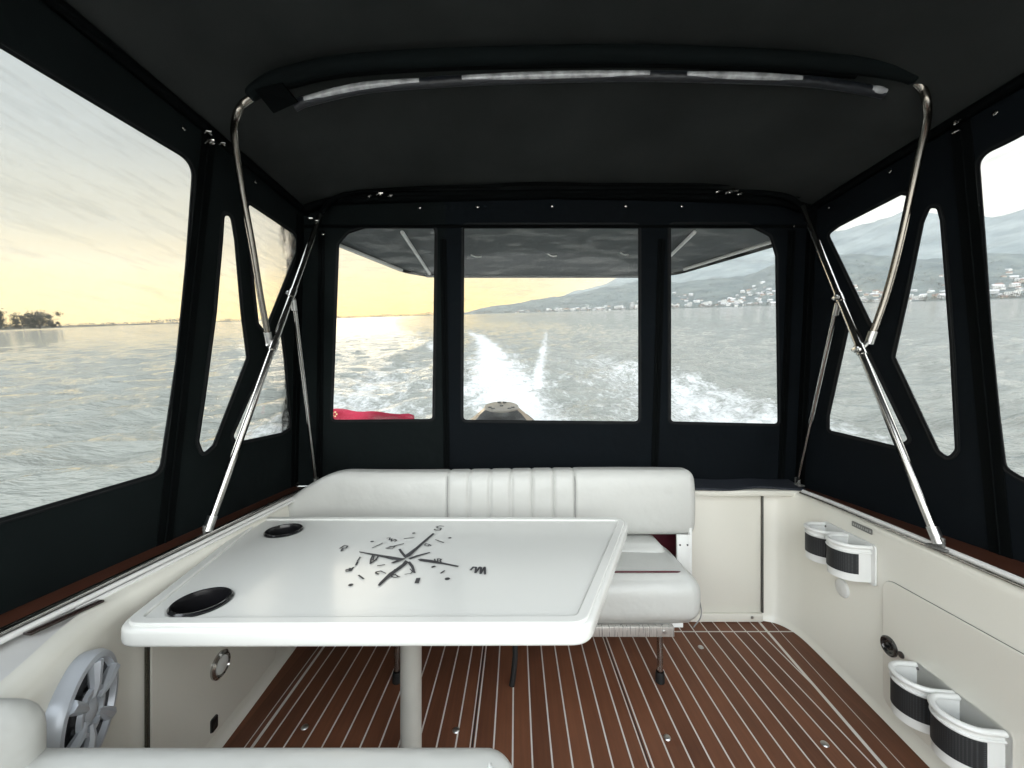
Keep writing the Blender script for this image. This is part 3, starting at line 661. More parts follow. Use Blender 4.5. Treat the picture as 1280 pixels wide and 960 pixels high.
# turn buttons at the foot of the stern curtains
# roof
def roofz(x, Y):
    s = (x-XL1)/(XR1-XL1); q = abs(2*s-1)
    rise = .215 if Y < 1.25 else .215-(.215-.10)*((Y-1.25)/.68)**.8
    rise += .0-.012*math.sin(max(0, min(1, (Y-1.25)/.68))*math.pi)
    if Y < 1.25: rise -= .018*abs(math.sin((1.25-Y)*math.pi/.9))
    return .915+rise*(1-q**4)
roof = thing('canopy_roof', 'taut dark canvas roof stretched over the whole cockpit', 'canvas roof', (.2, 1.0, 1.1))
bm = bmesh.new(); nx, ny = 60, 50; up = []; dn = []
for j in range(ny+1):
    Y = -.35+(1.955+.35)*j/ny
    ra, rb = [], []
    for i in range(nx+1):
        s = i/nx; s = .5-.5*math.cos(s*math.pi)*(1) if True else s
        x = XL1-.01+(XR1-XL1+.02)*s; z = roofz(min(max(x, XL1), XR1), Y)
        ra.append(bm.verts.new((x, Y, z+.006))); rb.append(bm.verts.new((x, Y, z+.002)))
    up.append(ra); dn.append(rb)
for j in range(ny):
    for i in range(nx):
        bm.faces.new((up[j][i], up[j][i+1], up[j+1][i+1], up[j+1][i])); bm.faces.new((dn[j][i], dn[j+1][i], dn[j+1][i+1], dn[j][i+1]))
for j in range(ny):
    for g in (0, nx): bm.faces.new((up[j][g], up[j+1][g], dn[j+1][g], dn[j][g]))
for i in range(nx):
    for g in (0, ny): bm.faces.new((up[g][i], up[g][i+1], dn[g][i+1], dn[g][i]))
obj('roof_canvas', bm, CANVASR, roof, ang=60)
for X, nm in ((XL1+.014, 0), (XR1-.014, 1)):
    bm = bmesh.new(); tube(bm, [(X, -.3+i*.225, .905+.003*math.sin(i)) for i in range(11)], .018, 10); obj('eave_seam', bm, ZIP, roof)
bm = bmesh.new(); tube(bm, catmull([(XL1+.03, 1.90, .91), (-.9, 1.905, .955), (-.4, 1.91, .975), (.2, 1.905, .985), (.8, 1.91, .978), (1.3, 1.905, .955), (XR1-.03, 1.90, .91)], 10), .022, 12); obj('rear_hem', bm, ZIP, roof)
bm = bmesh.new(); tube(bm, catmull([px(405, 262, 1.86), px(430, 243, 1.86), px(520, 235, 1.86), px(600, 233, 1.86), px(660, 230, 1.86), px(760, 231, 1.86), px(880, 231, 1.86), px(960, 232, 1.86), px(1000, 246, 1.86)], 8), .008, 8); obj('rear_hem', bm, ZIP, roof)
# bow sleeve and rolled strip
YB = 1.25
bow = [(311, 124), (324, 114), (350, 101), (420, 85), (520, 77), (640, 73), (790, 71), (950, 76), (1070, 85), (1128, 94), (1145, 102)]
bm = bmesh.new(); tube(bm, catmull([px(u, v-3, YB-.01) for u, v in bow], 8), lambda t: .014+.012*math.sin(math.pi*min(1, max(0, t)))**.3, 14); obj('bow_sleeve', bm, CANVAS, roof)
bm = bmesh.new(); tube(bm, catmull([px(u, v+9, YB+.005) for u, v in bow[2:-2]], 8), .010, 12); obj('bow_sleeve', bm, ZIP, roof)
band = [(368, 133), (385, 126), (450, 111), (525, 104), (640, 98), (790, 95), (900, 97), (1000, 101), (1060, 108), (1105, 117)]
bp_ = catmull([px(u, v, YB+.012) for u, v in band], 12)
bd = thing('rolled_window', 'rolled clear vinyl and navy band strapped under the roof bow', 'rolled window', px(740, 100, YB))
bm = bmesh.new(); tube(bm, bp_, .013, 12, flat=1.3); obj('navy_band', bm, NAVYBAND, bd)
def sub(u0, u1):
    return [p for p in bp_ if u0 <= CX+F*p.x/p.y <= u1]
random.seed(3)
for u0, u1 in ((380, 526), (570, 812), (856, 1000), (1084, 1106)):
    q = sub(u0, u1)
    if len(q) < 2: continue
    q = catmull(q, 2)
    bm = bmesh.new(); n = len(q)
    tube(bm, [p+Vector((0, -.003, .001)) for i, p in enumerate(q)], lambda t: .0135*(.86+.2*math.sin(t*math.pi)), 12, flat=1.0); obj('clear_roll', bm, STRIP, bd)
bm = bmesh.new()
a, b, c_, d = px(318, 112, 1.22), px(352, 104, 1.22), px(372, 128, 1.235), px(342, 142, 1.235)
vs = [bm.verts.new(p) for p in (a, b, c_, d)]; f_ = bm.faces.new(vs); r = bmesh.ops.extrude_face_region(bm, geom=[f_]); bmesh.ops.translate(bm, vec=(0, .004, .006), verts=[e for e in r['geom'] if isinstance(e, bmesh.types.BMVert)])
obj('chafe_patch', bm, ZIP, roof, smooth=False)

# ---------------------------------------------------------------- canopy frame
fr = thing('canopy_frame', 'polished steel tube frame with two roof hoops and angled struts on both sides', 'canopy frame', (.2, 1.35, ZC))
def lerp_v(a, b, v):    # the point of segment a-b that projects to height v
    lo, hi = 0, 1
    for _ in range(40):
        m_ = (lo+hi)/2; p = a.lerp(b, m_); vv = CY-F*p.z/p.y
        va = CY-F*a.z/a.y
        if (vv > v) == (va > v): lo = m_
        else: hi = m_
    return a.lerp(b, lo)
def knuckle(c, d, parent, s=1.0):
    d = d.normalized(); bm = bmesh.new(); tube(bm, [c-d*.022*s, c-d*.018*s, c+d*.018*s, c+d*.022*s], .0165*s, 14)
    o = obj('clamp', bm, CHROME, parent)
    e = d.cross(Vector((0, 1, 0))).normalized(); bm = bmesh.new(); box(bm, c+e*.018*s, (.014*s, .022*s, .02*s), frame(d), .003); tube(bm, [c+e*.018*s-Vector((0, .018, 0))*s, c+e*.018*s+Vector((0, .018, 0))*s], .005*s, 10); obj('clamp_bolt', bm, STEEL, o)
    return o
def foot(c, parent):
    bm = bmesh.new(); box(bm, c+Vector((0, 0, -.012)), (.035, .06, .008), None, .003); box(bm, c+Vector((0, 0, .008)), (.012, .03, .034), None, .004); return obj('deck_hinge', bm, GREY, parent)
for side, top, bot, jv, thinT, thinB, bowp, tw in (
    (-1, px(401, 268, 1.87), pz(259, 664, -.505), 432, 367, Vector((-1.05, 1.975, -.49)), [(337, 430), (326, 372), (316, 310), (305, 250), (297, 200), (293, 165), (296, 143), (305, 129), (318, 120)], 0),
    (1, px(1003, 258, 1.83), pz(1174, 680, -.505), 437, 372, Vector((1.475, 1.97, -.49)), [(1086, 430), (1108, 368), (1124, 308), (1139, 240), (1150, 190), (1158, 155), (1159, 130), (1152, 110), (1138, 97)], 0)):
    j = lerp_v(bot, top, jv); j2 = lerp_v(bot, top, thinT)
    bm = bmesh.new(); tube(bm, [bot, bot.lerp(top, .5), top], .0125, 16); st = obj('strut', bm, CHROME, fr)
    bm = bmesh.new(); tube(bm, [bot+(top-bot)*.0, bot+(top-bot)*.035], .0155, 16); obj('strut_end', bm, STEEL, st)
    foot(bot, fr)
    P = []
    n = len(bowp)
    for i, (u, v) in enumerate(bowp):
        t = min(1, i/(n-3)); Y = j.y+(YB-j.y)*t; P.append(px(u, v, Y))
    bm = bmesh.new(); tube(bm, catmull(P, 8), .0118, 16); mb = obj('main_bow', bm, mat('bow_steel%d' % (side > 0), (.27, .25, .22), .25, 1), fr)
    d = (P[1]-P[0]); bm = bmesh.new(); tube(bm, [P[0]-d.normalized()*.0, P[0]+d.normalized()*.05], .0145, 16); obj('bow_end', bm, STEEL, mb)
    knuckle(j, top-bot, fr); bm = bmesh.new(); tube(bm, [j, P[0]+d*.1], .009, 10); obj('eye', bm, STEEL, fr)
    bm = bmesh.new(); tube(bm, [j2+Vector((side*-.0, .01, -.02)), thinB], .0085, 14); s3 = obj('brace', bm, CHROME, fr)
    dd = (thinB-j2).normalized(); bm = bmesh.new(); tube(bm, [j2+dd*.03, j2+dd*.075], .0115, 14); obj('brace_end', bm, STEEL, s3)
    knuckle(j2, top-bot, fr, .9); foot(thinB, fr)
    # upper continuation into the roof hoop
bm = bmesh.new(); tube(bm, catmull([px(401, 268, 1.87), px(415, 252, 1.88), px(450, 244, 1.89), px(640, 241, 1.89), px(900, 240, 1.88), px(975, 244, 1.86), px(1003, 258, 1.83)], 10), .013, 14)
obj('stern_bow', bm, ZIP, fr)
# small slide fittings on the hoops
def fitting(u, v, Y, s=1.0):
    c = px(u, v, Y); bm = bmesh.new()
    box(bm, c, (.022*s, .02*s, .014*s), Matrix.Rotation(random.uniform(-.5, .5), 3, 'Y'), .004); tube(bm, [c+Vector((-.02*s, -.006, -.006*s)), c+Vector((0, -.012, 0)), c+Vector((.02*s, -.006, .004*s))], .005*s, 8)
    obj('slide_fitting', bm, CHROME, fr)
for a in ((913, 240, 1.84, 1.6), (925, 243, 1.84, .8), (898, 240, 1.84, .8), (475, 243, 1.84, .8), (488, 245, 1.84, .6), (462, 246, 1.84, .5), (264, 178, 1.27, .8), (262, 167, 1.25, .6), (280, 181, 1.29, .5), (1198, 152, 1.24, .9), (1193, 166, 1.25, .6), (388, 274, 1.85, .7), (396, 277, 1.84, .5), (1020, 262, 1.84, .8), (820, 585, 2.0, .7), (372, 604, 1.95, .5)): fitting(*a)

# ---------------------------------------------------------------- things beyond the stern curtain
aw = thing('stern_awning', 'slate grey awning stretched out over the swim platform beyond the stern windows', 'awning', (.18, 2.35, .82))
outl = fillet([Vector(p) for p in ((-1.12, 1.938), (1.58, 1.938), (1.50, 2.20), (1.18, 2.72), (.98, 2.80), (-.62, 2.80), (-.80, 2.68), (-1.03, 2.20))], [.02, .02, .3, .2, .3, .3, .2, .3], 6)
bm = addmesh(bmesh.new(), sheet(outl, [], Matrix.Translation((0, 0, .846)), .005, .001)); awc = obj('awning_canvas', bm, AWN, aw)
bm = bmesh.new(); tube(bm, [Vector((p.x, p.y, .836)) for p in outl], .010, 8, closed=True); obj('edge_binding', bm, ZIP, aw)
for a, b in (((-.60, 1.98), (-.625, 2.72)), ((.94, 1.98), (.985, 2.72)), ((1.47, 2.05), (1.17, 2.62)), ((-1.07, 2.05), (-.80, 2.64))):
    bm = bmesh.new(); tube(bm, [(a[0], a[1], .825), ((a[0]+b[0])/2, (a[1]+b[1])/2, .829), (b[0], b[1], .832)], .010, 12); obj('support_rod', bm, WHITEP, aw)
bm = bmesh.new(); tube(bm, [(x_, 2.76, .825) for x_ in (-.66, -.2, .2, .6, 1.0)], .008, 10); obj('cross_rod', bm, mat('grey_rod', (.2, .21, .22), .4), aw)
for u, v in ((595, 320), (690, 319), (780, 317)):
    c = pz(u, v, .84); bm = bmesh.new(); tube(bm, catmull([c+Vector((-.03, -.02, 0)), c+Vector((0, 0, -.006)), c+Vector((.03, .015, 0))], 4), .004, 6); obj('strap_loop', bm, WHITEP, aw)

ec = thing('outboard_cover', 'bronze domed cover with a bolted round top, standing behind the middle stern window', 'engine cover', px(628, 620, 2.62))
ctr = Vector((px(628, 500, 2.62).x, 2.62, 0))
zt_ = px(628, 504, 2.62).z
seg = 10
body = obj('cover_body', lathe(bmesh.new(), [(.0, zt_), (.105, zt_), (.118, zt_-.008), (.155, zt_-.04), (.205, zt_-.085), (.215, zt_-.13), (.215, -.77)], ctr, seg=seg), GOLD, ec, ang=20)
obj('top_plate', lathe(bmesh.new(), [(.112, zt_-.002), (.112, zt_+.004), (.105, zt_+.008), (0, zt_+.008)], ctr, seg=36), mat('pale_bronze', (.42, .38, .33), .35, .4), ec)
for a in (1.35, 1.79, 3.6, 4.0, 5.42, 5.82):
    lathe(bm := bmesh.new(), [(.013, 0), (.013, .004), (.006, .005), (0, .005)], ctr+Vector((math.cos(a)*.082, math.sin(a)*.082, zt_+.008)), seg=14); obj('bolt', bm, BLACKP, ec)
lathe(bm := bmesh.new(), [(.012, 0), (.012, .006), (0, .006)], ctr+Vector((0, 0, zt_+.008)), seg=14); obj('bolt', bm, BLACKP, ec)
obj('dark_band', lathe(bmesh.new(), [(.207, zt_-.085), (.219, zt_-.092), (.219, zt_-.125), (.213, zt_-.13)], ctr, seg=seg), BLACKP, ec, ang=20)

bm = bmesh.new(); A = []  # dark wedge added over the front facets, its colour paints a recess's shade
for k in range(6):
    a = R_(-150+24*k); A.append([bm.verts.new(ctr+Vector((math.cos(a)*q, math.sin(a)*q, zz))) for q, zz in ((.118, zt_-.002), (.150, zt_-.022), (.205, zt_-.075), (.190, zt_-.085), (.112, zt_-.010))])
for a, b in zip(A, A[1:]):
    for k in range(5): bm.faces.new((a[k], a[(k+1) % 5], b[(k+1) % 5], b[k]))
bm.faces.new(A[0]); bm.faces.new(A[-1]); obj('shade_wedge', bm, mat('shade_grey', (.035, .037, .04), .4), ec, ang=15)
for ch in list(ec.children)+[g for c_ in ec.children for g in c_.children]:
    ch.data.transform(Matrix.Rotation(R_(14), 4, 'X'))
fg = thing('flag', 'red flag sagging from its short staff outside the left stern window', 'flag', (-1.235, 2.45, -.77))
bm = bmesh.new(); A = []
for i in range(41):
    s = i/40; x = -1.225+s*.56; row = []
    for k in range(13):
        t = k/12; y = 2.45+.03*math.sin(s*9+t*2)+.02*t; z = px(417, 511.5, 2.45).z-.035*s**1.2-.42*t*(1-.25*s)+.006*math.sin(s*14)-.02*(s > .93)*(s-.93)*10
        row.append(bm.verts.new((x, y, z)))
    A.append(row)
for a, b in zip(A, A[1:]):
    for k in range(12): bm.faces.new((a[k], a[k+1], b[k+1], b[k]))
cl = obj('flag_cloth', bm, RED, fg); md = cl.modifiers.new('thick', 'SOLIDIFY'); md.thickness = .003
bm = bmesh.new(); c0 = Vector((-1.175, 2.447, -.165))
for k in range(5):
    a = 2*math.pi*k/5; 
    box(bm, c0+Vector((.014*math.cos(a), -.012, .014*math.sin(a))), (.010, .003, .010), None, .001)
obj('emblem', bm, mat('pale_yellow', (.75, .6, .3), .7), cl)
bm = bmesh.new(); tube(bm, [(-1.235, 2.45, -.77), (-1.235, 2.45, -.4), (-1.235, 2.45, -.1)], .009, 12); obj('staff', bm, WHITEP, fg)

# ---------------------------------------------------------------- set the boat on the water, trimmed bow up
for o in BOAT:
    o.matrix_world = M @ Matrix.Translation(o.location)

# ---------------------------------------------------------------- water
rng = np.random.default_rng(5)
NA, NR = 1100, 520
az = np.linspace(-math.pi, math.pi, NA, endpoint=False)
# denser towards the stern (+Y): warp
az = az - .55*np.sin(az)      # compresses around 0
rr = 1.2*(5600/1.2)**(np.linspace(0, 1, NR)**1.0)
AZ, RR = np.meshgrid(az, rr)
X = np.sin(AZ)*RR; Yv = np.cos(AZ)*RR
cell = RR*np.maximum(math.log(5600/1.2)/NR, 2*math.pi/NA*.45)
def seg_d(Px, Py, pts):
    best = np.full(Px.shape, 1e9); tt = np.zeros(Px.shape); n = len(pts)-1
    for i in range(n):
        ax, ay = pts[i]; bx, by = pts[i+1]; dx, dy = bx-ax, by-ay; L2 = dx*dx+dy*dy
        t = np.clip(((Px-ax)*dx+(Py-ay)*dy)/L2, 0, 1); d = np.hypot(Px-ax-t*dx, Py-ay-t*dy)
        m_ = d < best; best = np.where(m_, d, best); tt = np.where(m_, (i+t)/n, tt)
    return best, tt
def inside(Px, Py, poly):
    c = np.zeros(Px.shape, bool); n = len(poly)
    for i in range(n):
        x1_, y1_ = poly[i]; x2_, y2_ = poly[i-1]
        if y1_ == y2_: continue
        cond = ((y1_ > Py) != (y2_ > Py)) & (Px < (x2_-x1_)*(Py-y1_)/(y2_-y1_)+x1_)
        c ^= cond
    return c
Wp = lambda L: [wwater(u, v) for u, v in L]
Z = np.zeros_like(X)
for i in range(46):
    lam = .4*(4.5/.4)**(rng.random()); th = rng.normal(-.35, .45) + (math.pi if False else 0)
    amp = .011*lam**.78*rng.uniform(.5, 1.2); k = 2*math.pi/lam; ph = rng.random()*6.28
    fade = np.clip(lam/(cell*4)-.5, 0, 1)
    warp = 1.6*np.sin(X*.11+i)+1.6*np.sin(Yv*.13+2*i)
    s = np.sin(k*(X*math.sin(th)+Yv*math.cos(th))+ph+warp*.6)
    Z += amp*fade*(1-2*np.abs(s)**.8*.9 if lam > 1.2 and i % 2 else s)
# wake
near = RR < 400
foam = np.zeros_like(X)
leftb = [(240, 575), (300, 545), (352, 520), (417, 478), (470, 452), (540, 430), (580, 414), (615, 402)]
rightb = [(690, 402), (740, 425), (800, 450), (838, 462), (900, 482), (970, 512), (1040, 530), (1125, 558), (1180, 590)]
polyw = Wp(leftb)+Wp(rightb)+[(6, -4), (-6, -4)]
ins = inside(X, Yv, polyw)
dL, tL = seg_d(X, Yv, Wp(leftb)); dR, tR = seg_d(X, Yv, Wp(rightb))
dE = np.minimum(dL, dR)
foam += np.where(ins, .38*np.clip(dE/1.2, 0, 1)*np.clip(1.3-RR/45, .25, 1), 0)
foam += .28*np.exp(-(dR/1.1)**2)*np.clip(1.4-RR/26, 0, 1)*np.where(ins, 1, .3) + .30*np.exp(-(dL/1.1)**2)*np.clip(1.4-RR/24, 0, 1)*np.where(ins, 1, .3)
dC, tC = seg_d(X, Yv, Wp([(662, 560), (652, 522), (640, 490), (630, 462), (612, 436), (596, 418), (586, 408)]))
hw = .75+.35*tC
foam += (.52-.24*tC)*np.exp(-(dC/hw)**2)
dS, tS = seg_d(X, Yv, Wp([(672, 484), (674, 462), (679, 440), (682, 422), (683, 410)]))
foam += .34*np.exp(-(dS/(.14+.22*tS))**2)
dT, tT = seg_d(X, Yv, Wp([(482, 414), (505, 419), (525, 425), (548, 436)]))
foam += .45*np.exp(-(dT/(.7))**2)
dU, tU = seg_d(X, Yv, Wp([(575, 412), (600, 420), (612, 435), (600, 470), (585, 500)]))
foam += .22*np.exp(-(dU/.6)**2)
foam += .28*np.exp(-((dR-1.2)/1.7)**2)*ins*np.clip(1.7-RR/13, 0, 1)+.22*np.exp(-((dL-1.2)/1.7)**2)*ins*np.clip(1.7-RR/13, 0, 1)
foam = np.minimum(foam, .84)
# humps of the wake
fadeb = np.clip(.5/cell, 0, 1)
Z += fadeb*(.19*np.exp(-(dR/.8)**2)+.17*np.exp(-(dL/.8)**2)-.10*np.exp(-((dR-1.9)/1.0)**2)*ins-.10*np.exp(-((dL-1.9)/1.0)**2)*ins)
Z += fadeb*(.12*np.exp(-(dC/(hw*1.1))**2)*(1-.8*tC)+.03*np.exp(-(dS/(.25+.5*tS))**2)+.12*np.exp(-(dT/.8)**2))
turb = np.zeros_like(X)
for i in range(24):
    lam = .35*(3.0/.35)**rng.random(); th = rng.random()*6.28; k = 2*math.pi/lam
    turb += .5*lam**.6*np.sin(k*(X*math.sin(th)+Yv*math.cos(th))+rng.random()*6.28+1.5*np.sin(X*1.3+i))*np.clip(lam/(cell*4)-.4, 0, 1)
Z += .022*turb*np.clip(foam*1.3, 0, 1)
# keep the surface low under the hull
und = (np.abs(X-.18) < 2.0) & (Yv < 3.2) & (Yv > -5)
Z = np.where(und, -.06, Z)
Z = np.where(RR > 600, 0, Z)
verts = np.stack([X, Yv, Z], -1).reshape(-1, 3)
verts = np.vstack([verts, [[0, 0, -.06]]])
ii = np.arange(NA); quads = []
for j in range(NR-1):
    a = j*NA+ii; b = j*NA+(ii+1) % NA
    quads.append(np.stack([a, a+NA, b+NA, b], -1))
Q4 = np.concatenate(quads); tri = np.stack([np.full(NA, NR*NA), ii, (ii+1) % NA], -1)
me = bpy.data.meshes.new('lake'); me.vertices.add(len(verts)); me.vertices.foreach_set('co', verts.ravel())
nl4 = len(Q4)*4; me.loops.add(nl4+len(tri)*3); me.loops.foreach_set('vertex_index', np.concatenate([Q4.ravel(), tri.ravel()]))
me.polygons.add(len(Q4)+len(tri)); me.polygons.foreach_set('loop_start', np.concatenate([np.arange(len(Q4))*4, nl4+np.arange(len(tri))*3]))
me.update(calc_edges=True); me.validate()
at_ = me.attributes.new('foam', 'FLOAT', 'POINT'); at_.data.foreach_set('value', np.append(np.clip(foam, 0, 1.4).reshape(-1), 0).astype(np.float32))
wm = bpy.data.materials.new('lake_water'); wm.use_nodes = True; N, L = nt(wm); b = N['Principled BSDF']; out = N['Material Output']
b.inputs['Base Color'].default_value = (.16, .168, .152, 1); b.inputs['Roughness'].default_value = .07; b.inputs['IOR'].default_value = 1.333; b.inputs['Specular IOR Level'].default_value = .6
tc = N.new('ShaderNodeTexCoord')
def noise(scale, det, stretch=(1, 1, 1), rot=0, dist=0):
    mp = N.new('ShaderNodeMapping'); mp.inputs['Scale'].default_value = stretch; mp.inputs['Rotation'].default_value = (0, 0, rot); L.new(tc.outputs['Object'], mp.inputs[0])
    n = N.new('ShaderNodeTexNoise'); n.inputs['Scale'].default_value = scale; n.inputs['Detail'].default_value = det; n.inputs['Distortion'].default_value = dist; n.inputs['Roughness'].default_value = .6; L.new(mp.outputs[0], n.inputs[0]); return n.outputs[0]
def MM(op, a, bb=None, cc=None):
    n = N.new('ShaderNodeMath'); n.operation = op
    for i, q in enumerate((a, bb, cc)):
        if q is None: continue
        if isinstance(q, (int, float)): n.inputs[i].default_value = q
        else: L.new(q, n.inputs[i])
    return n.outputs[0]
h1 = noise(1.3, 5, (.28, 1, 1), 0, .3); h2 = noise(6, 3, (.3, 1, 1), 0, .1); h0 = noise(.25, 3, (.5, 1, 1), .5)
hh = MM('ADD', MM('MULTIPLY', h1, .42), MM('ADD', MM('MULTIPLY', h2, .10), MM('MULTIPLY', h0, .15)))
bp = N.new('ShaderNodeBump'); bp.inputs['Strength'].default_value = .9; bp.inputs['Distance'].default_value = 1.0; L.new(hh, bp.inputs['Height']); L.new(bp.outputs[0], b.inputs['Normal'])
fa = N.new('ShaderNodeAttribute'); fa.attribute_name = 'foam'
n1 = noise(2.2, 10, (1, .6, 1), 0, .8); n2 = noise(11, 8, (1, .7, 1), 0, .6)
th = MM('ADD', MM('MULTIPLY', n1, .6), MM('MULTIPLY', n2, .5))
r_ = N.new('ShaderNodeMapRange'); r_.interpolation_type = 'SMOOTHSTEP'; L.new(MM('SUBTRACT', MM('ADD', MM('MULTIPLY', fa.outputs['Fac'], .66), th), .79), r_.inputs[0]); r_.inputs[1].default_value = 0; r_.inputs[2].default_value = .36; r_.inputs[3].default_value = 0; r_.inputs[4].default_value = 1
msk = MM('MULTIPLY', r_.outputs[0], MM('MINIMUM', MM('MULTIPLY', fa.outputs['Fac'], 8), 1))
fo = N.new('ShaderNodeBsdfPrincipled'); fo.inputs['Base Color'].default_value = (.48, .49, .49, 1); fo.inputs['Roughness'].default_value = .7
b2 = N.new('ShaderNodeBump'); b2.inputs['Strength'].default_value = .8; b2.inputs['Distance'].default_value = .12; L.new(th, b2.inputs['Height']); L.new(b2.outputs[0], fo.inputs['Normal'])
mx = N.new('ShaderNodeMixShader'); L.new(msk, mx.inputs[0]); L.new(b.outputs[0], mx.inputs[1]); L.new(fo.outputs[0], mx.inputs[2]); L.new(mx.outputs[0], out.inputs[0])
me.materials.append(wm)
for p in me.polygons: p.use_smooth = True
lake = bpy.data.objects.new('water', me); C.objects.link(lake); lake['kind'] = 'structure'

# ---------------------------------------------------------------- far shore
def azel(u, v):
    d = wdir(u, v); return math.atan2(d.x, d.y), d.z/math.hypot(d.x, d.y)
def interp(x, T):
    if x <= T[0][0]: return T[0][1]
    for a, b in zip(T, T[1:]):
        if x <= b[0]: return a[1]+(b[1]-a[1])*(x-a[0])/(b[0]-a[0])
    return T[-1][1]
def fbm(x, y, seed=0, oct=5):
    s = 0; a = 1
    for o_ in range(oct):
        s += a*math.sin(x*1.7+seed*1.3+1.9*math.sin(y*1.1+o_*2.1+seed))*math.cos(y*1.9-seed+1.3*math.sin(x*.9+o_)); x *= 2.07; y *= 2.03; a *= .5
    return s
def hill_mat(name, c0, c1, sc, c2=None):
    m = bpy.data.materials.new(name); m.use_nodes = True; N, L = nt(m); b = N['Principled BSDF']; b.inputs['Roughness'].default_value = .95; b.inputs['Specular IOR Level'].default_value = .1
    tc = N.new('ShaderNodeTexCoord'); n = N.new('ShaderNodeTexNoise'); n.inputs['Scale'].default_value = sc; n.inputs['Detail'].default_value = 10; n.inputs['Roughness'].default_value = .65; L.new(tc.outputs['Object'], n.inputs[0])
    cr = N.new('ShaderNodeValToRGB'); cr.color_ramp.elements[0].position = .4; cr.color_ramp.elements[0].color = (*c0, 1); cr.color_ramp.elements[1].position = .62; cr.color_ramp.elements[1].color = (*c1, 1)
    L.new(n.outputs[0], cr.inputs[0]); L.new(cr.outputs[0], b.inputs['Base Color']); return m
RID = [azel(u, v) for u, v in ((575, 392), (600, 385), (650, 378), (700, 370), (740, 362), (800, 348), (850, 352), (930, 345), (970, 328), (1040, 312), (1100, 318), (1160, 322), (1240, 316), (1300, 322), (1500, 340), (2200, 420))]
RID2 = [azel(u, v) for u, v in ((640, 392), (700, 372), (760, 352), (800, 338), (850, 330), (900, 312), (950, 296), (1000, 292), (1040, 288), (1090, 276), (1130, 264), (1180, 262), (1240, 266), (1290, 258), (1400, 250), (1700, 260), (2600, 380))]
SH = 1900.0
def shore_r(a): return SH*(1.0+1.3*max(0, (.12-a))*1.0 - .35*max(0, a-.25))
def make_hill(name, table, r0off, rtop, m, seed, amp, az1=1.45):
    a0 = table[0][0]; na, nr = 320, 26; bm = bmesh.new(); G = []
    for i in range(na+1):
        a = a0+(az1-a0)*i/na; e = max(interp(a, table), 0); row = []
        rs = shore_r(a)+r0off; rt = rs+rtop
        for j in range(nr+1):
            t = j/nr; r = rs+(rt-rs)*t*1.25; tt = min(t*1.25, 1)
            h = e*rt*(tt**1.3)*(1 if t <= .8 else 1-(t-.8)*2.2); h += amp*fbm(a*18, t*5, seed)*(.15+tt)*min(1, e*30)
            if j == 0: h = -1.5
            elif t < .12: h = max(h, 1.2)
            row.append(bm.verts.new((math.sin(a)*r, math.cos(a)*r, h)))
        G.append(row)
    for A, B in zip(G, G[1:]):
        for k in range(nr): bm.faces.new((A[k], A[k+1], B[k+1], B[k]))
    o = obj(name, bm, m); o['kind'] = 'structure'; return G
def hill_h(a, dr, table=RID, rtop=1100):
    rs = shore_r(a); rt = rs+rtop; e = max(interp(a, table), 0); tt = min(dr/rtop, 1)
    return max(e*rt*tt**1.3, 1.5)
make_hill('hills', RID, 0, 1100, hill_mat('near_slope', (.06, .08, .085), (.12, .14, .13), .012), 3, 9)  # slope colour lightened and blued to carry part of the haze
make_hill('mountains', RID2, 900, 2400, hill_mat('far_slope', (.10, .13, .14), (.20, .23, .23), .004), 8, 22)  # paler blue tones put some of the distance haze into the colour
# low far shore to the left
bm = bmesh.new(); G = []
for i in range(200):
    a = -1.45+(1.45-.1)*i/199; r0 = 2600 if a > -.75 else 1500+1100*max(0, 1-(-.75-a)/.15)
    G.append([bm.verts.new((math.sin(a)*r, math.cos(a)*r, h)) for r, h in ((r0, -1), (r0+6, 1.2), (r0+200, 3+1.5*math.sin(i*.7)), (r0+900, 4))])
for A, B in zip(G, G[1:]):
    for k in range(3): bm.faces.new((A[k], A[k+1], B[k+1], B[k]))
o = obj('far_bank', bm, hill_mat('bank', (.05, .05, .035), (.09, .085, .06), .05)); o['kind'] = 'structure'

# far woods: thousands of leaf clumps; one mass
TREE = hill_mat('winter_foliage', (.035, .037, .027), (.085, .075, .055), .15)
def clump_mesh(spots, leafs, seedv):
    rg = np.random.default_rng(seedv); V = []; Fc = []
    for (x, y, z, w, h) in spots:
        nL = leafs
        for _ in range(nL):
            t = rg.random(); ph = rg.random()*6.28; rad = w*.5*math.sqrt(rg.random())*math.sin(math.pi*(.12+.8*t))**.6
            c = np.array([x+rad*math.cos(ph), y+rad*math.sin(ph), z+h*(.12+.88*t)]); s = h*.12*rg.uniform(.5, 1.2)
            d1 = rg.normal(size=3); d1 /= np.linalg.norm(d1); d2 = np.cross(d1, rg.normal(size=3)); d2 /= np.linalg.norm(d2)
            k = len(V); V += [c+d1*s, c+d2*s*.8, c-d1*s, c-d2*s*.8]; Fc.append((k, k+1, k+2, k+3))
    me = bpy.data.meshes.new('w'); me.from_pydata([tuple(v) for v in V], [], Fc); return me
sp_ = []
random.seed(11)
for i in range(900):
    a = random.uniform(-1.4, -.06)
    r = (2600 if a > -.75 else 1700)+random.uniform(10, 120)
    hgt = random.uniform(9, 16)*(1+.8*max(0, math.sin(a*37)*math.sin(a*11)))*r/2600
    sp_.append((math.sin(a)*r, math.cos(a)*r, .5, hgt*random.uniform(1.2, 2.6), hgt))
o = obj('far_wood', clump_mesh(sp_, 16, 1), TREE, smooth=False); o['kind'] = 'stuff'; o['label'] = 'thin dark line of bare trees along the far left shore'; o['category'] = 'trees'
sp_ = []
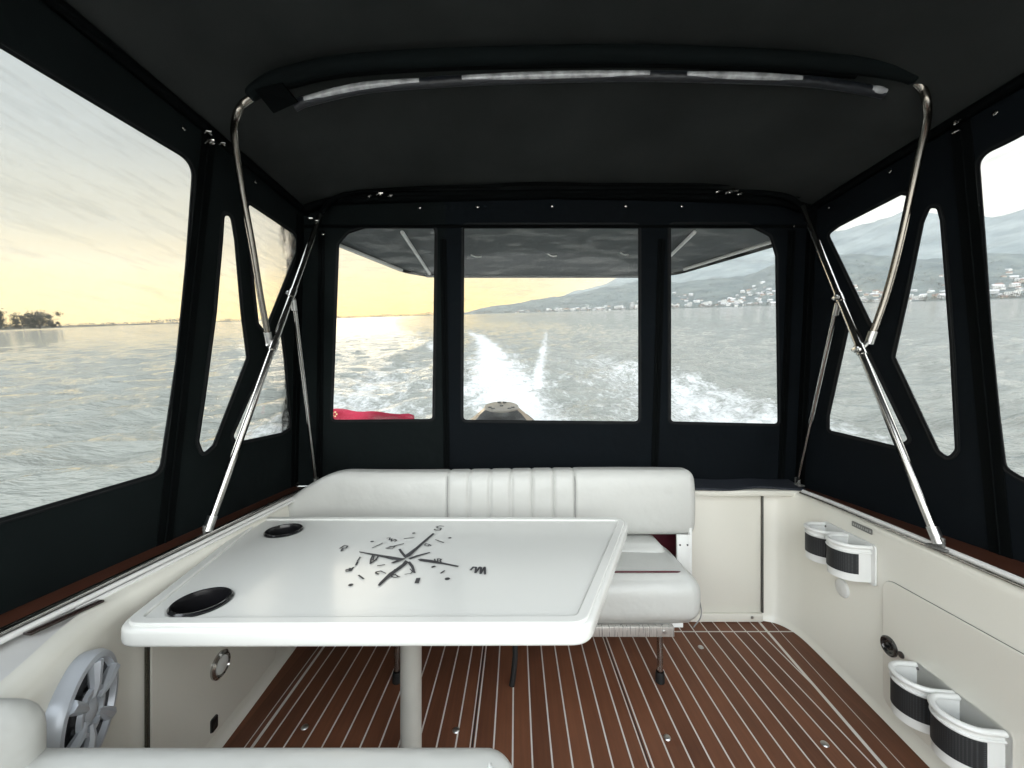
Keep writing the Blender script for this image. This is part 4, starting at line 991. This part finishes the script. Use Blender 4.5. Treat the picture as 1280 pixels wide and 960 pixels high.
for i in range(2600):
    a = random.uniform(-.1, 1.3); dr = random.uniform(4, 30) if random.random() < .3 else random.uniform(20, 900)
    r = shore_r(a)+dr; hgt = random.uniform(7, 14)
    if interp(a, RID) < .012 and dr > 120: continue
    sp_.append((math.sin(a)*r, math.cos(a)*r, hill_h(a, dr)-1, hgt*random.uniform(.8, 1.7), hgt))
o = obj('hillside_wood', clump_mesh(sp_, 14, 2), TREE, smooth=False); o['kind'] = 'stuff'; o['label'] = 'dark trees scattered between the houses and over the hillside'; o['category'] = 'trees'

# trees on the spit at the left: each a tree with trunk and crown
def far_tree(u, vt, vb, wpx, dist, label, sd, name='bare_tree'):
    a0, _ = azel(u, vb); et = azel(u, vt)[1]; h = et*dist+HC; x, y = math.sin(a0)*dist, math.cos(a0)*dist
    w = wpx/F*math.cos(a0)*dist*1.0
    t = thing(name, label, 'tree', (x, y, .6), 'trees on the low spit at the left', boat=False)
    rg = random.Random(sd); bm = bmesh.new()
    b0 = Vector((x, y, .6)); tube(bm, [b0, b0+Vector((0, 0, h*.3)), b0+Vector((h*.02, 0, h*.75))], lambda q: h*.03*(1-q*.8), 7)
    for k in range(16):
        z0 = h*rg.uniform(.12, .55); an = rg.random()*6.28; e = Vector((math.cos(an)*w*.45*rg.uniform(.6, 1), math.sin(an)*w*.45, h*rg.uniform(.15, .42)))
        s = b0+Vector((0, 0, z0)); tube(bm, [s, s+e*.5+Vector((0, 0, h*.03)), s+e], lambda q: h*.012*(1-q*.8), 5)
    obj('trunk', bm, mat('bark%d' % sd, (.05, .042, .035), .9), t)
    me = clump_mesh([(x, y, .6+h*.05, w*1.0, h*1.0)], 5200, sd)
    # smaller twig clumps
    obj('crown', me, TREE, t, smooth=False)
    for v in me.vertices: pass
    return t
def twig_fix(me, n=0): pass
_old = clump_mesh
def clump_mesh(spots, leafs, seedv):
    rg = np.random.default_rng(seedv); V = []; Fc = []
    for (x, y, z, w, h) in spots:
        blobs = [(rg.normal(0, .26)*w*.7, rg.normal(0, .2)*w*.7, h*rg.uniform(.10, .85), rg.uniform(.10, .24)*h) for _ in range(26)]
        for _ in range(leafs):
            bx, by, bz, br_ = blobs[rg.integers(len(blobs))]; d = rg.normal(size=3)*br_*.5
            c = np.array([x+bx, y+by, z+min(bz, h*.95)])+d
            if c[2] < z: continue
            s = h*.026*rg.uniform(.5, 1.5); d1 = rg.normal(size=3); d1[2] += .6; d1 /= np.linalg.norm(d1); d2 = np.cross(d1, rg.normal(size=3)); d2 /= np.linalg.norm(d2)
            k = len(V); V += [tuple(c+d1*s*1.6), tuple(c+d2*s*.45), tuple(c-d1*s*1.6), tuple(c-d2*s*.45)]; Fc.append((k, k+1, k+2, k+3))
    me = bpy.data.meshes.new('w'); me.from_pydata(V, [], Fc); return me
far_tree(50, 391, 411, 44, 420, 'broad bare tree on the low spit, the widest clump of the left shore', 21)
far_tree(30, 398, 412, 26, 430, 'lower bare tree just left of the broad clump on the spit', 22)
far_tree(-4, 386, 412, 22, 410, 'tall bare tree cut off by the left edge of the photo', 23)
far_tree(66, 402, 411, 30, 440, 'small bare tree at the right end of the broad clump on the spit', 24)
a_, b_ = wdir(-260, 430), wdir(240, 405)
bm = bmesh.new(); G = []
for i in range(60):
    u = -300+i*9.2; a = azel(u, 410)[0]; r = 410+(i/60)**2*900; w_ = 16
    G.append([bm.verts.new((math.sin(a)*q, math.cos(a)*q, h)) for q, h in ((r-4, -.5), (r, .55), (r+w_, .9+.3*math.sin(i)), (r+60, -.5))])
for A, B in zip(G, G[1:]):
    for k in range(3): bm.faces.new((A[k], A[k+1], B[k+1], B[k]))
o = obj('spit', bm, hill_mat('reeds', (.05, .045, .03), (.10, .085, .055), .3)); o['kind'] = 'structure'
random.seed(31); sp_ = []
for i in range(150):
    u = random.uniform(-300, 150); a = azel(u, 410)[0]; r = 425+max(0, (u+300)/552)**2*900; h_ = random.uniform(1.2, 3.4)*(1.6 if random.random() < .1 else 1); sp_.append((math.sin(a)*r, math.cos(a)*r, .5, h_*2.4, h_))
o = obj('reed_belt', _old(sp_, 26, 9), TREE, smooth=False); o['kind'] = 'stuff'; o['label'] = 'reeds and scrub along the low spit on the left'; o['category'] = 'reeds'

# ---------------------------------------------------------------- town
def hm(name, c): return mat(name, c, .8)
WALLS = [hm('render_white', (.6, .59, .57)), hm('render_cream', (.48, .43, .35)), hm('render_grey', (.36, .36, .36))]
ROOFS = [hm('tile_brown', (.16, .085, .06)), hm('tile_grey', (.2, .2, .21)), hm('tile_pale', (.45, .45, .46))]
WIN = mat('window_glass', (.05, .06, .07), .2)
def house_mesh(w, d, h, rh, mats, floors):
    bm = bmesh.new(); box(bm, (0, 0, h/2), (w, d, h))
    for f_ in bm.faces: f_.material_index = 0
    n0 = len(bm.faces); o_ = .6
    v = [bm.verts.new(q) for q in ((-w/2-o_, -d/2-o_, h), (w/2+o_, -d/2-o_, h), (w/2+o_, d/2+o_, h), (-w/2-o_, d/2+o_, h), (-w/2-o_, 0, h+rh), (w/2+o_, 0, h+rh))]
    for q in ((0, 1, 5, 4), (2, 3, 4, 5), (1, 2, 5), (3, 0, 4), (3, 2, 1, 0)): bm.faces.new([v[i] for i in q]).material_index = 1
    for fl_ in range(floors):
        for k in range(max(2, int(w/3))):
            x = -w/2+(k+.5)*w/max(2, int(w/3)); z = (fl_+.55)*h/floors
            vv = [bm.verts.new((x+a, -d/2-.05, z+b_2)) for a, b_2 in ((-.6, -.7), (.6, -.7), (.6, .7), (-.6, .7))]; bm.faces.new(vv).material_index = 2
    me = bpy.data.meshes.new('house'); bm.to_mesh(me); bm.free()
    for m in mats: me.materials.append(m)
    return me
def flat_mesh(w, d, h, mats, floors):
    bm = bmesh.new(); box(bm, (0, 0, h/2), (w, d, h)); box(bm, (0, 0, h+.3), (w+.6, d+.6, .6)); box(bm, (w*.2, 0, h+1.6), (w*.2, d*.4, 2.4))
    for fl_ in range(floors):
        z = (fl_+.5)*h/floors
        for k in range(int(w/4)):
            x = -w/2+(k+.5)*w/int(w/4); vv = [bm.verts.new((x+a, -d/2-.06, z+b_2)) for a, b_2 in ((-1.3, -.9), (1.3, -.9), (1.3, .9), (-1.3, .9))]; bm.faces.new(vv).material_index = 2
    me = bpy.data.meshes.new('block'); bm.to_mesh(me); bm.free()
    for m in mats: me.materials.append(m)
    return me
HM = [house_mesh(12, 9, 5.5, 3.4, (WALLS[0], ROOFS[0], WIN), 2), house_mesh(14, 10, 6, 3.6, (WALLS[1], ROOFS[0], WIN), 2), house_mesh(11, 9, 6, 3, (WALLS[0], ROOFS[1], WIN), 2), house_mesh(18, 11, 8, 4, (WALLS[2], ROOFS[2], WIN), 3), house_mesh(16, 10, 8, 3, (WALLS[0], ROOFS[2], WIN), 3)]
FM = [flat_mesh(24, 14, 22, (WALLS[0], ROOFS[1], WIN), 7), flat_mesh(30, 13, 15, (WALLS[0], ROOFS[1], WIN), 5), flat_mesh(16, 14, 30, (WALLS[2], ROOFS[1], WIN), 9)]
def put(me, name, label, cat, grp, a, dr, rot, s=1):
    o = bpy.data.objects.new(name, me); C.objects.link(o); r = shore_r(a)+dr
    o.location = (math.sin(a)*r, math.cos(a)*r, hill_h(a, dr)-1.2); o.rotation_euler = (0, 0, -a+rot); o.scale = (s, s, s)
    o['label'] = label; o['category'] = cat; o['group'] = grp
random.seed(19)
LB = ['white house with brown roof in the far hillside town', 'cream house with brown roof in the far hillside town', 'white house with grey roof in the far hillside town', 'large grey house with pale roof in the far hillside town', 'large white house with pale roof in the far hillside town']
cnt = 0
while cnt < 285:
    u = random.choice((random.uniform(640, 830), random.uniform(838, 1000), random.uniform(838, 1000), random.uniform(1030, 1330), random.uniform(1030, 1330)))
    a = azel(u, 380)[0]; dens = .5+.5*math.sin(a*23)
    dr = random.uniform(15, 430 if u < 840 else 820)*(.55+.45*dens)*random.uniform(.4, 1); k = random.choices(range(5), (4, 2, 3, 3, 4))[0]
    if interp(a, RID) < .01: continue
    put(HM[k], 'house', LB[k], 'house', LB[k].replace('house', 'houses', 1), a, dr, random.uniform(-.9, .9), random.uniform(.7, 1.15)); cnt += 1
for (u, dr, k, s) in ((776, 40, 0, .9), (790, 60, 2, 1.0), (797, 45, 0, .9), (772, 70, 1, 1), (752, 50, 1, .9), (730, 60, 0, .75), (716, 50, 1, .8), (700, 40, 0, .7), (845, 60, 1, .9), (862, 90, 0, .8), (885, 120, 1, 1), (905, 150, 0, .8), (922, 140, 1, .9), (1075, 80, 1, .8), (1145, 60, 1, .8), (1262, 90, 1, .8)):
    lb = ('white seven-storey block', 'long white five-storey block', 'tall grey tower block')[k]
    put(FM[k], 'apartment_block', lb+' standing among houses on the far shore', 'apartment block', lb+'s of the far town', azel(u, 380)[0], dr, random.uniform(-.3, .3), s)

# ---------------------------------------------------------------- haze
bm = bmesh.new(); box(bm, (0, 0, 410), (11400, 11400, 824)); 
hz = obj('haze', bm, None, smooth=False); hz['kind'] = 'stuff'
hzm = bpy.data.materials.new('air'); hzm.use_nodes = True; N, L = nt(hzm); N.remove(N['Principled BSDF']); v = N.new('ShaderNodeVolumePrincipled')
v.inputs['Color'].default_value = (.97, .985, 1, 1); v.inputs['Density'].default_value = .000125; v.inputs['Anisotropy'].default_value = .62
L.new(v.outputs[0], N['Material Output'].inputs['Volume']); hz.data.materials.append(hzm)

# ---------------------------------------------------------------- sky and sun
SAZ, SEL = math.atan((430-CX)/F), R_(9)
w = bpy.data.worlds.new('World'); bpy.context.scene.world = w; w.use_nodes = True; N, L = w.node_tree.nodes, w.node_tree.links
bg = N['Background']; sky = N.new('ShaderNodeTexSky'); sky.sky_type = 'NISHITA'; sky.sun_disc = False; sky.sun_elevation = SEL; sky.sun_rotation = SAZ; sky.air_density = 1.2; sky.dust_density = 3
tc = N.new('ShaderNodeTexCoord'); sp3 = N.new('ShaderNodeSeparateXYZ'); L.new(tc.outputs['Generated'], sp3.inputs[0])
def VM(op, a, b=None):
    n = N.new('ShaderNodeVectorMath'); n.operation = op
    for i, q in enumerate((a, b)):
        if q is None: continue
        if isinstance(q, (tuple, list)): n.inputs[i].default_value = q
        else: L.new(q, n.inputs[i])
    return n
def ramp(val, pts, interp_='EASE'):
    r = N.new('ShaderNodeValToRGB'); r.color_ramp.interpolation = interp_; e = r.color_ramp.elements
    while len(e) > 1: e.remove(e[-1])
    e[0].position = pts[0][0]; e[0].color = (*pts[0][1], 1)
    for p, c in pts[1:]: x = e.new(p); x.color = (*c, 1)
    L.new(val, r.inputs[0]); return r.outputs[0]
def mixc(f, a, b):
    m = N.new('ShaderNodeMix'); m.data_type = 'RGBA'
    if isinstance(f, float): m.inputs[0].default_value = f
    else: L.new(f, m.inputs[0])
    for i, q in ((6, a), (7, b)):
        if isinstance(q, tuple): m.inputs[i].default_value = (*q, 1)
        else: L.new(q, m.inputs[i])
    return m.outputs[2]
z = sp3.outputs[2]
toward = ramp(z, [(0, (1.6, 1.0, .12)), (.07, (1.1, .78, .17)), (.12, (.60, .51, .27)), (.18, (.43, .43, .35)), (.32, (.36, .41, .425)), (.5, (.37, .445, .48)), (1, (.75, .82, .88))])
away = ramp(z, [(0, (1.4, 1.32, 1.15)), (.12, (1.3, 1.27, 1.15)), (.3, (.98, 1.0, .98)), (1, (.75, .82, .9))])
dt = VM('DOT_PRODUCT', tc.outputs['Generated'], (math.sin(-.55), math.cos(-.55), 0)).outputs['Value']
mr = N.new('ShaderNodeMapRange'); mr.interpolation_type = 'SMOOTHSTEP'; mr.inputs[1].default_value = .45; mr.inputs[2].default_value = .95; L.new(dt, mr.inputs[0])
base = mixc(mr.outputs[0], away, toward)
mp = N.new('ShaderNodeMapping'); mp.inputs['Scale'].default_value = (1, 1, 3.5); mp.inputs['Rotation'].default_value = (0, .12, 0); L.new(tc.outputs['Generated'], mp.inputs[0])
n = N.new('ShaderNodeTexNoise'); n.inputs['Scale'].default_value = 2.6; n.inputs['Detail'].default_value = 8; n.inputs['Roughness'].default_value = .52; n.inputs['Distortion'].default_value = .3; L.new(mp.outputs[0], n.inputs[0])
cl_ = N.new('ShaderNodeMapRange'); cl_.inputs[1].default_value = .3; cl_.inputs[2].default_value = .7; cl_.inputs[3].default_value = .84; cl_.inputs[4].default_value = 1.12; L.new(n.outputs[0], cl_.inputs[0])
cmul = N.new('ShaderNodeVectorMath'); cmul.operation = 'SCALE'; L.new(base, cmul.inputs[0]); L.new(cl_.outputs[0], cmul.inputs['Scale'])
# boost of the unseen sky ahead and overhead, added to light the cockpit
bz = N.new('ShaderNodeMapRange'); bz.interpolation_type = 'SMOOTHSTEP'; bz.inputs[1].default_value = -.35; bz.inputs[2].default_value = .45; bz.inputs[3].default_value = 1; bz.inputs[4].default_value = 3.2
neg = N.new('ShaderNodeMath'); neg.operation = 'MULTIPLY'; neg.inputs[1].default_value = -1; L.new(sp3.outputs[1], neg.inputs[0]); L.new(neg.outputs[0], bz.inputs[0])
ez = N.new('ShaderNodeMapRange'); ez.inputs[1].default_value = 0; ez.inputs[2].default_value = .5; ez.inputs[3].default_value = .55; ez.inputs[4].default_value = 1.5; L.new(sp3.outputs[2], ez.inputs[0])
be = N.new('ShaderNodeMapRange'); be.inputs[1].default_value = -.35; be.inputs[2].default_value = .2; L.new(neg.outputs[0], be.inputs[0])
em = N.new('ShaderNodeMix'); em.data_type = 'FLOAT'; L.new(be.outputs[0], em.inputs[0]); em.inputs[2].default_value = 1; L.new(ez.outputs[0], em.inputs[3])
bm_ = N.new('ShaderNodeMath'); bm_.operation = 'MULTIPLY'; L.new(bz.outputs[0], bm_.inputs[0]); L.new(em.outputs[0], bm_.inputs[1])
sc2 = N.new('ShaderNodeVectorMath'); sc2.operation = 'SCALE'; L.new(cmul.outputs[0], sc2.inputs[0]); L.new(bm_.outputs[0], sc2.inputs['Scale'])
sk = N.new('ShaderNodeVectorMath'); sk.operation = 'SCALE'; L.new(sky.outputs[0], sk.inputs[0]); sk.inputs['Scale'].default_value = .06
# clouds cover most of the clear sky; bring both to the background strength
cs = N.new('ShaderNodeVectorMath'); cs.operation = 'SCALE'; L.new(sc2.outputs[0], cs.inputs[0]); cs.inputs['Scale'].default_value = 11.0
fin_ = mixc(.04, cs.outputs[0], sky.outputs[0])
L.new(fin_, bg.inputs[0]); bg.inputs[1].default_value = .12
sun = bpy.data.lights.new('sun', 'SUN'); sun.energy = .5; sun.angle = R_(22); sun.color = (1, .88, .7)
so = bpy.data.objects.new('sun', sun); C.objects.link(so)
sd_ = Vector((math.sin(SAZ)*math.cos(SEL), math.cos(SAZ)*math.cos(SEL), math.sin(SEL)))
so.rotation_euler = (-sd_).to_track_quat('-Z', 'Y').to_euler(); so.location = sd_*30+Vector((0, 0, 20))

# ---------------------------------------------------------------- camera
cam = bpy.data.cameras.new('camera'); co = bpy.data.objects.new('camera', cam); C.objects.link(co)
cam.sensor_width = 36; cam.lens = 36*F/1280; cam.shift_x = (640-CX)/1280; cam.shift_y = (CY-480)/1280
cam.clip_start = .02; cam.clip_end = 60000
co.matrix_world = M @ Matrix.Rotation(R_(90), 4, 'X')
s = bpy.context.scene; s.camera = co
s.render.engine = 'CYCLES'; s.render.resolution_x = 1024; s.render.resolution_y = 768
s.cycles.max_bounces = 10; s.cycles.diffuse_bounces = 5; s.cycles.transparent_max_bounces = 16; s.cycles.volume_bounces = 1
s.view_settings.view_transform = 'Standard'; s.view_settings.look = 'None'; s.view_settings.exposure = 0; s.view_settings.gamma = 1
